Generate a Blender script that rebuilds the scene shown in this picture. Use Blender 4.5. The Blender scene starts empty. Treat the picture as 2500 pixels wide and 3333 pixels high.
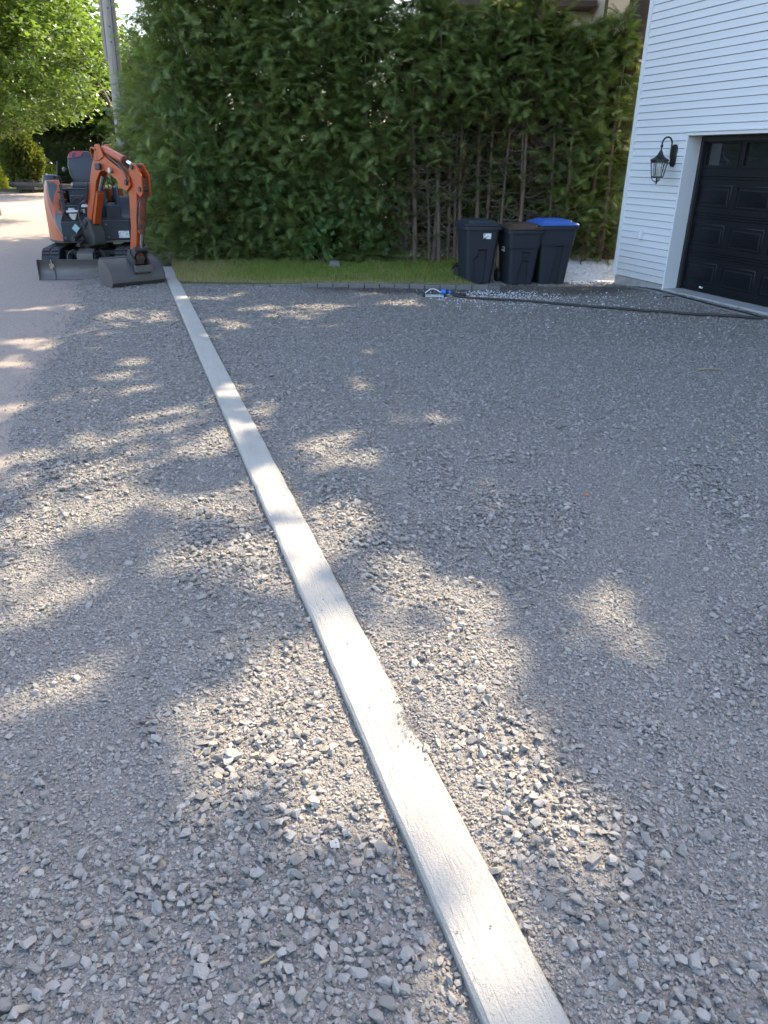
import bpy, bmesh, math, random
import numpy as np
from mathutils import Matrix, Vector
R = math.radians
S = bpy.context.scene
COL = S.collection
rng = np.random.default_rng(7)
random.seed(7)

# ------------------------------------------------------------------ camera
CAM_H, PITCH, ROLL = 1.9, 0.4409, 0.0145
fw = Vector((0, math.cos(PITCH), -math.sin(PITCH))); up = Vector((0, math.sin(PITCH), math.cos(PITCH))); rt = Vector((1, 0, 0))
cx = rt*math.cos(ROLL) + up*math.sin(ROLL); cy = -rt*math.sin(ROLL) + up*math.cos(ROLL)
cam = bpy.data.cameras.new('camera'); cam_o = bpy.data.objects.new('camera', cam); COL.objects.link(cam_o)
cam.sensor_fit = 'VERTICAL'; cam.sensor_height = 24; cam.lens = 24*2426/3333; cam.clip_end = 2000; cam.clip_start = .05
m = Matrix((cx, cy, -fw)).transposed().to_4x4(); m.translation = (0, 0, CAM_H); cam_o.matrix_world = m
S.camera = cam_o

# ------------------------------------------------------------------ light
SUN_AZ, SUN_EL = R(33), R(46)          # azimuth from +Y towards +X
world = bpy.data.worlds.new('World'); S.world = world; world.use_nodes = True
wn = world.node_tree; bg = wn.nodes['Background']
sky = wn.nodes.new('ShaderNodeTexSky'); sky.sky_type = 'NISHITA'; sky.sun_disc = False
sky.sun_elevation = SUN_EL; sky.sun_rotation = SUN_AZ; sky.air_density = 1.0; sky.dust_density = 2.6; sky.ozone_density = .4
wn.links.new(sky.outputs[0], bg.inputs[0]); bg.inputs[1].default_value = 0.15
SUN_DIR = Vector((math.sin(SUN_AZ)*math.cos(SUN_EL), math.cos(SUN_AZ)*math.cos(SUN_EL), math.sin(SUN_EL)))
sl = bpy.data.lights.new('sun', 'SUN'); sl.energy = 3.1; sl.angle = R(0.53); sl.color = (1, .85, .63)
so = bpy.data.objects.new('sun', sl); COL.objects.link(so); so.rotation_euler = SUN_DIR.to_track_quat('Z', 'Y').to_euler(); so.location = (20, 30, 40)
vs = S.view_settings; vs.view_transform = 'Standard'; vs.look = 'None'; vs.gamma = 1; vs.exposure = 2.46; vs.use_curve_mapping = False
S.cycles.max_bounces = 5; S.cycles.diffuse_bounces = 2; S.cycles.glossy_bounces = 2; S.cycles.transmission_bounces = 3; S.cycles.transparent_max_bounces = 8; S.cycles.use_adaptive_sampling = True; S.cycles.adaptive_threshold = .02; S.cycles.caustics_reflective = False; S.cycles.caustics_refractive = False

# ------------------------------------------------------------------ helpers
class MB:
    def __init__(s, xf=None): s.v = []; s.f = []; s.xf = xf or Matrix()
    def add(s, vs_, fs_):
        n = len(s.v); s.v += [tuple(s.xf @ Vector(p)) for p in vs_]; s.f += [tuple(i+n for i in f) for f in fs_]; return s
    def box(s, x0, x1, y0, y1, z0, z1, tx=0, ty=0):   # tx, ty: top inset
        return s.add([(x0,y0,z0),(x1,y0,z0),(x1,y1,z0),(x0,y1,z0),(x0+tx,y0+ty,z1),(x1-tx,y0+ty,z1),(x1-tx,y1-ty,z1),(x0+tx,y1-ty,z1)],
              [(3,2,1,0),(4,5,6,7),(0,1,5,4),(1,2,6,5),(2,3,7,6),(3,0,4,7)])
    def prism(s, poly, a0, a1, axis='y'):              # poly in the two other axes
        k = len(poly)
        def P(p, a):
            return {'y': (p[0], a, p[1]), 'z': (p[0], p[1], a), 'x': (a, p[0], p[1])}[axis]
        fs = [tuple(range(k)), tuple(range(2*k-1, k-1, -1))]
        fs += [((i+1) % k, i, k+i, k+(i+1) % k) for i in range(k)]
        return s.add([P(p, a0) for p in poly] + [P(p, a1) for p in poly], fs)
    def tube(s, pts, r, n=8, cap=True):
        pts = [Vector(p) for p in pts]; k = len(pts); rr = r if isinstance(r, (list, tuple)) else [r]*k
        vs_, fs_ = [], []; prev = None
        for i, p in enumerate(pts):
            t = (pts[min(i+1, k-1)] - pts[max(i-1, 0)]).normalized()
            if prev is None:
                a = Vector((0, 0, 1)) if abs(t.z) < .9 else Vector((1, 0, 0)); u = t.cross(a).normalized()
            else: u = (prev - t*prev.dot(t)).normalized()
            w = t.cross(u); prev = u
            for j in range(n):
                q = 2*math.pi*j/n; vs_.append(p + (u*math.cos(q) + w*math.sin(q))*rr[i])
        for i in range(k-1):
            for j in range(n): fs_.append((i*n+j, i*n+(j+1) % n, (i+1)*n+(j+1) % n, (i+1)*n+j))
        if cap: fs_ += [tuple(range(n-1, -1, -1)), tuple((k-1)*n+j for j in range(n))]
        return s.add(vs_, fs_)
    def cyl(s, a, b, r, n=12): return s.tube([a, b], r, n)
    def lathe(s, prof, c=(0, 0, 0), n=16):             # prof: (radius, z)
        k = len(prof); vs_ = [(c[0]+r*math.cos(2*math.pi*j/n), c[1]+r*math.sin(2*math.pi*j/n), c[2]+z) for r, z in prof for j in range(n)]
        fs_ = [(i*n+j, i*n+(j+1) % n, (i+1)*n+(j+1) % n, (i+1)*n+j) for i in range(k-1) for j in range(n)]
        fs_ += [tuple(range(n-1, -1, -1)), tuple((k-1)*n+j for j in range(n))]
        return s.add(vs_, fs_)
    def loft(s, loops, cap=True):
        k = len(loops[0]); vs_ = [p for l in loops for p in l]
        fs_ = [(i*k+j, i*k+(j+1) % k, (i+1)*k+(j+1) % k, (i+1)*k+j) for i in range(len(loops)-1) for j in range(k)]
        if cap: fs_ += [tuple(range(k-1, -1, -1)), tuple((len(loops)-1)*k+j for j in range(k))]
        return s.add(vs_, fs_)
    def build(s, name, mat, parent=None, bevel=0, smooth=0, seg=2, label=None):
        me = bpy.data.meshes.new(name); me.from_pydata(s.v, [], s.f); me.validate()
        bm = bmesh.new(); bm.from_mesh(me); bmesh.ops.recalc_face_normals(bm, faces=bm.faces); bm.to_mesh(me); bm.free()
        if smooth:
            me.polygons.foreach_set('use_smooth', [True]*len(me.polygons)); me.set_sharp_from_angle(angle=R(smooth))
        return link(name, me, mat, parent, bevel, seg, label)

def link(name, me, mat, parent=None, bevel=0, seg=2, label=None):
    o = bpy.data.objects.new(name, me)
    if mat and not me.materials: me.materials.append(mat)
    COL.objects.link(o)
    if parent: o.parent = parent
    if bevel:
        b = o.modifiers.new('bevel', 'BEVEL'); b.width = bevel; b.segments = seg; b.limit_method = 'ANGLE'; b.angle_limit = R(35); b.harden_normals = True
        me.polygons.foreach_set('use_smooth', [True]*len(me.polygons)); me.set_sharp_from_angle(angle=R(35))
    if label: o['label'] = label
    return o
def tag(o, label=None, cat=None, group=None, kind=None):
    if label: o['label'] = label
    if cat: o['category'] = cat
    if group: o['group'] = group
    if kind: o['kind'] = kind
    return o
def thing(name, label, cat, loc=(0, 0, 0), rz=0, group=None):
    o = bpy.data.objects.new(name, None); o.empty_display_size = .2; COL.objects.link(o); o.location = loc; o.rotation_euler = (0, 0, rz)
    return tag(o, label, cat, group)

def vnoise(x, y, seed=0):
    x = np.asarray(x, float); y = np.asarray(y, float)
    xi = np.floor(x).astype(np.int64); yi = np.floor(y).astype(np.int64); fx = x-xi; fy = y-yi
    fx = fx*fx*(3-2*fx); fy = fy*fy*(3-2*fy)
    def h(a, b):
        q = (a*374761393 + b*668265263 + seed*974711) & 0x7fffffff
        q = ((q ^ (q >> 13))*1274126177) & 0x7fffffff
        return ((q ^ (q >> 16)) & 0xffff)/65535.
    return (h(xi, yi)*(1-fx) + h(xi+1, yi)*fx)*(1-fy) + (h(xi, yi+1)*(1-fx) + h(xi+1, yi+1)*fx)*fy
def fbm(x, y, seed=0, o=4):
    t = 0; a = .5; n = 0
    for i in range(o): t = t + a*vnoise(x*2**i, y*2**i, seed+i*17); n += a; a *= .5
    return t/n
def sstep(a, b, x):
    t = np.clip((np.asarray(x, float)-a)/(b-a), 0, 1); return t*t*(3-2*t)

# ------------------------------------------------------------------ materials
class NT:
    def __init__(s, name):
        s.m = bpy.data.materials.new(name); s.m.use_nodes = True; s.t = s.m.node_tree; s.n = s.t.nodes
        s.b = s.n['Principled BSDF']; s.out = s.n['Material Output']
    def new(s, typ, **kw):
        n = s.n.new('ShaderNode'+typ)
        for k, v in kw.items():
            if k.startswith('i_'):
                key = k[2:]; key = int(key) if key.isdigit() else key.replace('_', ' ')
                n.inputs[key].default_value = v
            else: setattr(n, k, v)
        return n
    def l(s, a, b): s.t.links.new(a, b)
    def coord(s, kind='Object', scale=None, rot=None):
        c = s.new('TexCoord').outputs[kind] if kind != 'World' else s.new('NewGeometry').outputs['Position']
        if scale or rot:
            mp = s.new('Mapping'); s.l(c, mp.inputs[0])
            if scale: mp.inputs['Scale'].default_value = scale
            if rot: mp.inputs['Rotation'].default_value = rot
            c = mp.outputs[0]
        return c
    def noise(s, c, scale, detail=5, rough=.6, dist=0):
        n = s.new('TexNoise'); n.inputs['Scale'].default_value = scale; n.inputs['Detail'].default_value = detail; n.inputs['Roughness'].default_value = rough; n.inputs['Distortion'].default_value = dist
        s.l(c, n.inputs['Vector']); return n.outputs[0]
    def ramp(s, f, stops):
        r = s.new('ValToRGB'); e = r.color_ramp.elements
        while len(e) < len(stops): e.new(.5)
        for i, (p, c) in enumerate(stops): e[i].position = p; e[i].color = (*c, 1) if len(c) == 3 else c
        s.l(f, r.inputs[0]); return r.outputs[0]
    def mix(s, f, a, b, blend='MIX'):
        n = s.new('Mix', data_type='RGBA', blend_type=blend)
        for sock, v in ((0, f), (6, a), (7, b)):
            if hasattr(v, 'links'): s.l(v, n.inputs[sock])
            else: n.inputs[sock].default_value = v if sock == 0 else ((*v, 1) if len(v) == 3 else v)
        return n.outputs[2]
    def math(s, op, a, b=None, c=None, clamp=False):
        n = s.new('Math', operation=op, use_clamp=clamp)
        for i, v in enumerate((a, b, c)):
            if v is None: continue
            if hasattr(v, 'links'): s.l(v, n.inputs[i])
            else: n.inputs[i].default_value = v
        return n.outputs[0]
    def bump(s, h, strength=.5, dist=.01, nrm=None):
        b = s.new('Bump'); b.inputs['Strength'].default_value = strength; b.inputs['Distance'].default_value = dist; s.l(h, b.inputs['Height'])
        if nrm: s.l(nrm, b.inputs['Normal'])
        s.l(b.outputs[0], s.b.inputs['Normal']); return b.outputs[0]
    def set(s, **kw):
        for k, v in kw.items():
            i = s.b.inputs[k.replace('_', ' ')]
            if hasattr(v, 'links'): s.l(v, i)
            else: i.default_value = (*v, 1) if isinstance(v, tuple) and len(v) == 3 else v
        return s

def simple(name, c1, c2=None, scale=6, rough=.6, metal=0, bump=0, bscale=80, spec=.5, dirt=None, dscale=5, dlo=.55, dhi=.75, stretch=None):
    t = NT(name); co = t.coord('Object', stretch); c2 = c2 or tuple(v*.75 for v in c1)
    col = t.mix(t.noise(co, scale), c1, c2)
    if dirt:
        f = t.ramp(t.noise(co, dscale, 8, .7), [(dlo, (0, 0, 0)), (dhi, (1, 1, 1))]); col = t.mix(f, col, dirt)
        rr = t.mix(f, (rough,)*3, (.9,)*3); t.set(Roughness=rr)
    else: t.set(Roughness=rough)
    t.set(Base_Color=col, Metallic=metal, Specular_IOR_Level=spec)
    if bump: t.bump(t.noise(co, bscale, 4), bump, .004)
    return t.m

def leafmat(name, dark, light, trans=.35, rough=.55, gloss=.25):
    t = NT(name); a = t.new('Attribute', attribute_name='tint'); col = t.ramp(a.outputs['Fac'], [(0, dark), (.55, tuple((p+q)/2 for p, q in zip(dark, light))), (1, light)])
    t.set(Base_Color=col, Roughness=rough, Specular_IOR_Level=gloss)
    tr = t.new('BsdfTranslucent'); tc = t.mix(.5, col, (light[0]*1.7, light[1]*1.7, light[2]*.6)); t.l(tc, tr.inputs[0])
    mx = t.new('MixShader'); mx.inputs[0].default_value = trans; t.l(t.b.outputs[0], mx.inputs[1]); t.l(tr.outputs[0], mx.inputs[2]); t.l(mx.outputs[0], t.out.inputs[0])
    return t.m

def gravelmat(name, instanced, base=(.165, .15, .134)):
    t = NT(name); w = t.coord('World')
    if instanced:
        rnd = t.new('ObjectInfo').outputs['Random']
        col = t.ramp(rnd, [(0, (.13, .119, .106)), (.3, (.215, .197, .175)), (.65, (.285, .262, .234)), (.93, (.35, .322, .288)), (.965, (.31, .225, .145)), (1, (.42, .398, .37))])
        col = t.mix(t.math('MULTIPLY', t.noise(t.coord('Object'), 3.5, 6, .7), .5), col, (.145, .134, .121))
        dust = t.noise(w, 1.3, 3)
        col = t.mix(t.math('MULTIPLY', dust, .35), col, (.28, .26, .235))
        t.bump(t.noise(t.coord('Object'), 9, 5, .7), .35, .15)
    else:
        v1 = t.new('TexVoronoi', i_Scale=75.); t.l(w, v1.inputs['Vector']); v2 = t.new('TexVoronoi', i_Scale=210.); t.l(w, v2.inputs['Vector'])
        sep = t.new('SeparateColor'); t.l(v1.outputs['Color'], sep.inputs[0]); sep2 = t.new('SeparateColor'); t.l(v2.outputs['Color'], sep2.inputs[0])
        col = t.ramp(sep.outputs[0], [(0, tuple(b*.72 for b in base)), (.5, base), (1, tuple(b*1.28 for b in base))])
        c2 = t.ramp(sep2.outputs[0], [(0, tuple(b*.7 for b in base)), (1, tuple(b*1.25 for b in base))])
        col = t.mix(t.ramp(t.noise(w, 4, 4), [(.42, (0, 0, 0)), (.6, (1, 1, 1))]), col, c2)
        col = t.mix(t.math('MULTIPLY', t.noise(w, 1.1, 4), .55), col, (.22, .195, .168))
        hgt = t.math('ADD', t.math('MULTIPLY', v1.outputs['Distance'], -1.), t.math('MULTIPLY', v2.outputs['Distance'], -.35))
        hgt = t.math('ADD', hgt, t.math('MULTIPLY', t.noise(w, 18, 3), .5))
        t.bump(hgt, .8, .010)
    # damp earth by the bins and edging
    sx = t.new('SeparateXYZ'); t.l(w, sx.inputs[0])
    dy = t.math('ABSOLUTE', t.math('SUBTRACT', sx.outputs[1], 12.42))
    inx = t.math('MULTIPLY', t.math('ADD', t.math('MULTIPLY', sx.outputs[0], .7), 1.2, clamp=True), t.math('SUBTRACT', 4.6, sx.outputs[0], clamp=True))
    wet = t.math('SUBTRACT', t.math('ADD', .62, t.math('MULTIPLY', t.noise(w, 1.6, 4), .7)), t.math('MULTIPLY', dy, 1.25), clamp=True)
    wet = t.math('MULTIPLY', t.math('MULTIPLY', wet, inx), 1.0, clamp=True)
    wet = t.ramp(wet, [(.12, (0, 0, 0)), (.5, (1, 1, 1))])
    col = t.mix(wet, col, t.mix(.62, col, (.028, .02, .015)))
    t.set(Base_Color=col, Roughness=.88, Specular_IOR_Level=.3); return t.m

MAT = {}
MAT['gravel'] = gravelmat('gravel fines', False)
MAT['stone'] = gravelmat('crushed stone', True)
MAT['white_stone'] = simple('white pebble', (.62, .63, .64), (.42, .43, .45), 4, .8)
def roadmat():
    t = NT('dusty asphalt'); w = t.coord('World')
    v = t.new('TexVoronoi', i_Scale=95.); t.l(w, v.inputs['Vector']); sp = t.new('SeparateColor'); t.l(v.outputs['Color'], sp.inputs[0])
    col = t.ramp(sp.outputs[0], [(0, (.13, .108, .092)), (.6, (.20, .17, .146)), (1, (.31, .27, .235))])
    col = t.mix(t.math('MULTIPLY', t.noise(w, .45, 5), .9), col, (.215, .176, .149))
    col = t.mix(t.ramp(t.noise(w, 1.7, 6), [(.5, (0, 0, 0)), (.72, (.7, .7, .7))]), col, (.18, .157, .14))
    t.bump(v.outputs['Distance'], .6, .006); t.set(Base_Color=col, Roughness=.9, Specular_IOR_Level=.25); return t.m
MAT['road'] = roadmat()
MAT['soil'] = simple('grassy earth', (.05, .065, .02), (.09, .075, .045), 3, .95, bump=.5, bscale=40)
MAT['lawn_soil'] = simple('lawn earth', (.06, .075, .02), (.10, .085, .045), 5, .95, bump=.5, bscale=60)
def curbmat():
    t = NT('brushed concrete'); c = t.coord('Object'); st = t.coord('Object', (34, 4.5, 34))
    col = t.mix(t.noise(c, 2.2, 6), (.405, .38, .335), (.335, .315, .28))
    col = t.mix(t.ramp(t.noise(c, 55, 5, .7), [(.30, (1, 1, 1)), (.40, (0, 0, 0))]), col, (.22, .21, .2))
    col = t.mix(t.ramp(t.noise(c, 9, 6, .7), [(.6, (0, 0, 0)), (.75, (.5, .5, .5))]), col, (.30, .275, .25))
    col = t.mix(t.ramp(t.noise(t.coord('Object', (5, 1.2, 5)), 1, 5, .65), [(.48, (0, 0, 0)), (.72, (.22, .22, .22))]), col, (.22, .205, .185))
    rid = t.ramp(t.noise(st, 1, 4, .55, .6), [(.40, (.0,)*3), (.47, (.75,)*3), (.53, (.75,)*3), (.56, (.4,)*3), (.66, (.85,)*3)])
    h = t.math('ADD', t.math('MULTIPLY', rid, .38), t.math('MULTIPLY', t.noise(c, 130, 4, .75), 1.1))
    t.bump(h, 1.0, .010); t.set(Base_Color=col, Roughness=.85, Specular_IOR_Level=.3); return t.m
MAT['curb'] = curbmat()
MAT['concrete'] = simple('concrete', (.36, .35, .33), (.25, .245, .235), 3, .85, bump=.3, bscale=60, dirt=(.16, .14, .12), dlo=.5, dhi=.8)
MAT['paver'] = simple('grey paving block', (.17, .162, .152), (.11, .105, .10), 9, .9, bump=.6, bscale=90)
MAT['siding'] = simple('white siding', (.60, .61, .615), (.565, .58, .588), 2.5, .5, bump=.06, bscale=25, stretch=(.6, 1, 6))
def splash(m_):      # faint soil splashed up the lowest boards
    nt = m_.node_tree; b_ = nt.nodes['Principled BSDF']; src = b_.inputs['Base Color'].links[0].from_socket; g = nt.nodes.new('ShaderNodeNewGeometry'); sp_ = nt.nodes.new('ShaderNodeSeparateXYZ'); nt.links.new(g.outputs['Position'], sp_.inputs[0])
    mr = nt.nodes.new('ShaderNodeMapRange'); nt.links.new(sp_.outputs[2], mr.inputs[0]); mr.inputs[1].default_value = .75; mr.inputs[2].default_value = .1; mr.inputs[3].default_value = 0; mr.inputs[4].default_value = .75
    no = nt.nodes.new('ShaderNodeTexNoise'); no.inputs['Scale'].default_value = 9; no.inputs['Detail'].default_value = 8; no.inputs['Roughness'].default_value = .75; nt.links.new(g.outputs['Position'], no.inputs['Vector'])
    mu = nt.nodes.new('ShaderNodeMath'); mu.operation = 'MULTIPLY'; nt.links.new(mr.outputs[0], mu.inputs[0]); nt.links.new(no.outputs[0], mu.inputs[1])
    mx = nt.nodes.new('ShaderNodeMix'); mx.data_type = 'RGBA'; nt.links.new(mu.outputs[0], mx.inputs[0]); nt.links.new(src, mx.inputs[6]); mx.inputs[7].default_value = (.26, .235, .205, 1); nt.links.new(mx.outputs[2], b_.inputs['Base Color'])
splash(MAT['siding'])
MAT['trim'] = simple('white trim', (.61, .62, .63), (.58, .592, .60), 3, .45)
MAT['beige'] = simple('beige siding', (.60, .50, .37), (.54, .45, .33), 3, .6)
MAT['brown_trim'] = simple('brown soffit', (.10, .065, .045), (.07, .05, .035), 6, .6)
MAT['shingle'] = simple('roof shingle', (.06, .058, .056), (.10, .095, .09), 14, .9, bump=.6, bscale=40)
MAT['door_black'] = simple('black door paint', (.0035, .0045, .007), (.005, .006, .009), 3, .42, bump=.03, bscale=140, spec=.22)
MAT['rubber'] = simple('black rubber', (.014, .014, .015), (.022, .022, .023), 10, .65)
MAT['iron'] = simple('black iron', (.014, .014, .015), (.03, .028, .026), 24, .45, metal=.2, bump=.15, bscale=200)
def glassmat(name, col, rough, alpha_mix):
    t = NT(name); t.set(Base_Color=col, Roughness=rough, Specular_IOR_Level=.8, IOR=1.45)
    tr = t.new('BsdfTransparent'); tr.inputs[0].default_value = (.93, .95, .95, 1); mx = t.new('MixShader'); mx.inputs[0].default_value = alpha_mix
    t.l(tr.outputs[0], mx.inputs[1]); t.l(t.b.outputs[0], mx.inputs[2]); t.l(mx.outputs[0], t.out.inputs[0]); return t.m
MAT['lamp_glass'] = glassmat('clear lantern glass', (.5, .52, .52), .08, .22)
MAT['dark_glass'] = simple('dark window glass', (.012, .014, .015), (.02, .022, .024), 2, .04, spec=.9)
MAT['candle'] = simple('candle sleeve', (.55, .53, .48), (.45, .43, .38), 8, .5)
MAT['bin'] = simple('charcoal plastic', (.018, .022, .029), (.024, .028, .035), 4, .52, bump=.12, bscale=260, spec=.3, dirt=(.026, .026, .027), dscale=7, dlo=.6, dhi=.9)
MAT['bin_grey'] = simple('slate grey plastic lid', (.022, .027, .034), (.03, .035, .042), 5, .5, spec=.3, bump=.1, bscale=260)
MAT['bin_brown'] = simple('brown plastic lid', (.065, .043, .031), (.05, .035, .027), 5, .55, spec=.3, bump=.1, bscale=260)
MAT['bin_blue'] = simple('blue plastic lid', (.03, .10, .36), (.038, .115, .40), 5, .42, bump=.1, bscale=260)
MAT['label_white'] = simple('white label', (.66, .66, .67), (.5, .5, .51), 60, .6)
def tornlabel():
    t = NT('torn white sticker'); c = t.coord('Object'); f = t.ramp(t.noise(c, 30, 4, .6), [(.40, (0, 0, 0)), (.44, (1, 1, 1))])
    t.set(Base_Color=t.mix(f, (.03, .033, .04), (.68, .69, .7)), Roughness=.6); return t.m
MAT['torn'] = tornlabel()
MAT['orange'] = simple('worn orange paint', (.36, .062, .011), (.28, .046, .009), 4, .45, spec=.3, dirt=(.075, .04, .025), dscale=5, dlo=.58, dhi=.76, bump=.08, bscale=40)
MAT['orange_dirty'] = simple('grimy orange paint', (.22, .04, .01), (.10, .03, .013), 7, .6, dirt=(.045, .035, .028), dscale=6, dlo=.42, dhi=.62)
MAT['navy'] = simple('slate blue body paint', (.014, .021, .031), (.02, .028, .038), 4, .45, spec=.35, dirt=(.085, .08, .072), dscale=4, dlo=.58, dhi=.9, bump=.05, bscale=60)
MAT['black_steel'] = simple('grimy black steel', (.016, .016, .017), (.03, .028, .026), 7, .6, dirt=(.07, .058, .045), dscale=5, dlo=.52, dhi=.8)
MAT['steel'] = simple('worn bare steel', (.15, .142, .135), (.095, .088, .083), 5, .5, metal=.5, dirt=(.12, .095, .075), dscale=3, dlo=.48, dhi=.8, bump=.15, bscale=50, stretch=(1, 1, 3))
MAT['bucket'] = simple('bucket steel', (.072, .068, .065), (.10, .094, .09), 4, .55, metal=.35, dirt=(.11, .09, .07), dscale=3, dlo=.5, dhi=.8, bump=.15, bscale=40)
MAT['chrome'] = simple('chrome rod', (.62, .64, .66), (.5, .52, .54), 10, .18, metal=1)
MAT['silver'] = simple('galvanised steel', (.45, .45, .44), (.3, .3, .3), 14, .4, metal=.8)
MAT['hose'] = simple('black hose', (.02, .02, .02), (.035, .032, .03), 12, .55)
MAT['hose_dusty'] = simple('dusty black garden hose', (.013, .012, .012), (.03, .027, .025), 9, .6)
MAT['vinyl'] = simple('dark seat vinyl', (.020, .024, .032), (.028, .032, .04), 6, .45, bump=.1, bscale=160)
MAT['red'] = simple('red torn patch', (.32, .03, .045), (.22, .025, .035), 20, .6, bump=.3, bscale=60)
MAT['teal'] = simple('pale teal sticker', (.33, .46, .47), (.28, .40, .42), 40, .5)
MAT['rope'] = simple('frayed rope', (.36, .32, .26), (.25, .21, .16), 30, .9, bump=.5, bscale=120)
MAT['blue_plastic'] = simple('bright blue plastic', (.02, .16, .62), (.02, .13, .52), 8, .4)
MAT['pale_metal'] = simple('pale aluminium tube', (.62, .68, .70), (.5, .56, .58), 9, .35, metal=.4)
MAT['bark'] = simple('rough bark', (.085, .062, .048), (.04, .03, .024), 6, .95, bump=1, bscale=14, stretch=(3, 3, .5))
MAT['cedar_bark'] = simple('stringy cedar bark', (.19, .138, .102), (.095, .068, .052), 8, .95, bump=.8, bscale=24, stretch=(4, 4, .4))
MAT['twig'] = simple('dry twig', (.20, .155, .125), (.11, .085, .07), 12, .95)
MAT['pole'] = simple('weathered pole wood', (.36, .33, .29), (.23, .20, .17), 4, .9, bump=.9, bscale=7, stretch=(7, 7, .35), dirt=(.09, .08, .07), dscale=4, dlo=.56, dhi=.7)
MAT['log'] = simple('dark timber', (.10, .075, .055), (.055, .042, .033), 6, .85, bump=.6, bscale=16)
MAT['planter'] = simple('dark planter wood', (.018, .015, .014), (.028, .024, .02), 5, .7)
MAT['statue'] = simple('white painted concrete', (.72, .71, .68), (.6, .59, .56), 9, .7)
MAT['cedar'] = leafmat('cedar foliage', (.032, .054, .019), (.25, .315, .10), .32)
MAT['cedar_dead'] = leafmat('browned cedar foliage', (.05, .028, .014), (.13, .075, .035), .2)
MAT['maple'] = leafmat('maple leaves', (.022, .048, .014), (.145, .225, .045), .38, .45, .35)
MAT['sapling'] = leafmat('maple sapling leaves', (.045, .085, .026), (.095, .15, .05), .3, .45, .35)
MAT['canopy'] = leafmat('shade tree leaves', (.035, .06, .02), (.08, .11, .035), .3)
MAT['yellow'] = leafmat('yellow green foliage', (.14, .19, .02), (.34, .38, .04), .4)
MAT['shrub'] = leafmat('shrub foliage', (.03, .045, .012), (.11, .13, .03), .35)
MAT['far_hedge'] = leafmat('far hedge foliage', (.03, .055, .02), (.07, .115, .035), .25)
MAT['grass'] = leafmat('grass blades', (.075, .115, .02), (.28, .33, .085), .35)
MAT['dry_grass'] = leafmat('dry grass', (.24, .20, .09), (.46, .38, .2), .3)
MAT['oval'] = leafmat('pale shrub leaves', (.07, .14, .045), (.12, .20, .07), .35, .45)

# ------------------------------------------------------------------ scatter of small leaf faces into one mesh
def rand_rot(n, tilt=None, axis_up=True):
    """random orientation matrices; tilt limits the lean of local z away from world z"""
    yaw = rng.uniform(0, 2*np.pi, n); ca, sa = np.cos(yaw), np.sin(yaw)
    Rz = np.zeros((n, 3, 3)); Rz[:, 0, 0] = ca; Rz[:, 0, 1] = -sa; Rz[:, 1, 0] = sa; Rz[:, 1, 1] = ca; Rz[:, 2, 2] = 1
    th = np.abs(rng.normal(0, tilt, n)) if tilt is not None else np.arccos(rng.uniform(-1, 1, n)); ph = rng.uniform(0, 2*np.pi, n)
    ax = np.stack([np.cos(ph), np.sin(ph), np.zeros(n)], 1); K = np.zeros((n, 3, 3))
    K[:, 0, 2] = ax[:, 1]; K[:, 1, 2] = -ax[:, 0]; K[:, 2, 0] = -ax[:, 1]; K[:, 2, 1] = ax[:, 0]
    I = np.eye(3)[None]; s = np.sin(th)[:, None, None]; c = (1-np.cos(th))[:, None, None]
    return (I + s*K + c*(K@K)) @ Rz
def scatter(name, tv, tf, P, Rm, sc, tint, mat, parent=None, matidx=None):
    tv = np.asarray(tv, float); tf = np.asarray(tf, np.int32); n, k, fc, fk = len(P), len(tv), len(tf), tf.shape[1]
    V = np.einsum('nij,kj->nki', Rm, tv)*np.asarray(sc).reshape(n, 1, -1) + np.asarray(P)[:, None, :]
    F = tf[None] + (np.arange(n)*k)[:, None, None]
    me = bpy.data.meshes.new(name); me.vertices.add(n*k); me.vertices.foreach_set('co', V.astype(np.float32).ravel())
    me.loops.add(n*fc*fk); me.loops.foreach_set('vertex_index', F.astype(np.int32).ravel())
    me.polygons.add(n*fc); me.polygons.foreach_set('loop_start', (np.arange(n*fc)*fk).astype(np.int32))
    at = me.attributes.new('tint', 'FLOAT', 'POINT'); at.data.foreach_set('value', np.repeat(np.asarray(tint), k).astype(np.float32))
    me.update(calc_edges=True)
    if isinstance(mat, (list, tuple)):
        for m_ in mat: me.materials.append(m_)
        me.polygons.foreach_set('material_index', np.repeat(np.asarray(matidx), fc).astype(np.int32)); mat = None
    o = bpy.data.objects.new(name, me); COL.objects.link(o)
    if mat: me.materials.append(mat)
    if parent: o.parent = parent
    return o
# leaf templates -------------------------------------------------
def spray_template():
    v, f = [], []
    for a, s0, ln, w in ((0, 0, 1, .055), (52, .06, .56, .062), (-52, .18, .60, .062), (47, .32, .52, .06), (-47, .44, .48, .06), (40, .58, .38, .055), (-40, .68, .34, .055)):
        d = np.array([math.sin(R(a)), math.cos(R(a))]); p = np.array([-d[1], d[0]]); b = np.array([0, s0]); n = len(v)
        for q in (b+p*w*.35, b+d*ln, b-p*w*.65): v.append((q[0], q[1], -.25*(q[0]**2+q[1]**2)))
        f.append((n, n+1, n+2))
    return v, f
SPRAY = spray_template()
LEAF2 = ([(0, 0, 0), (.42, .45, .08), (0, 1, -.06), (-.42, .45, .08)], [(0, 1, 2), (0, 2, 3)])
def maple_outline():
    pts = [(0, -.05)]
    for a, r in ((-118, .42), (-100, .26), (-72, .62), (-48, .34), (-36, .66), (-22, .40), (0, .98), (22, .40), (36, .66), (48, .34), (72, .62), (100, .26), (118, .42)):
        pts.append((math.sin(R(a))*r, math.cos(R(a))*r + .12))
    return pts
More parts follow.
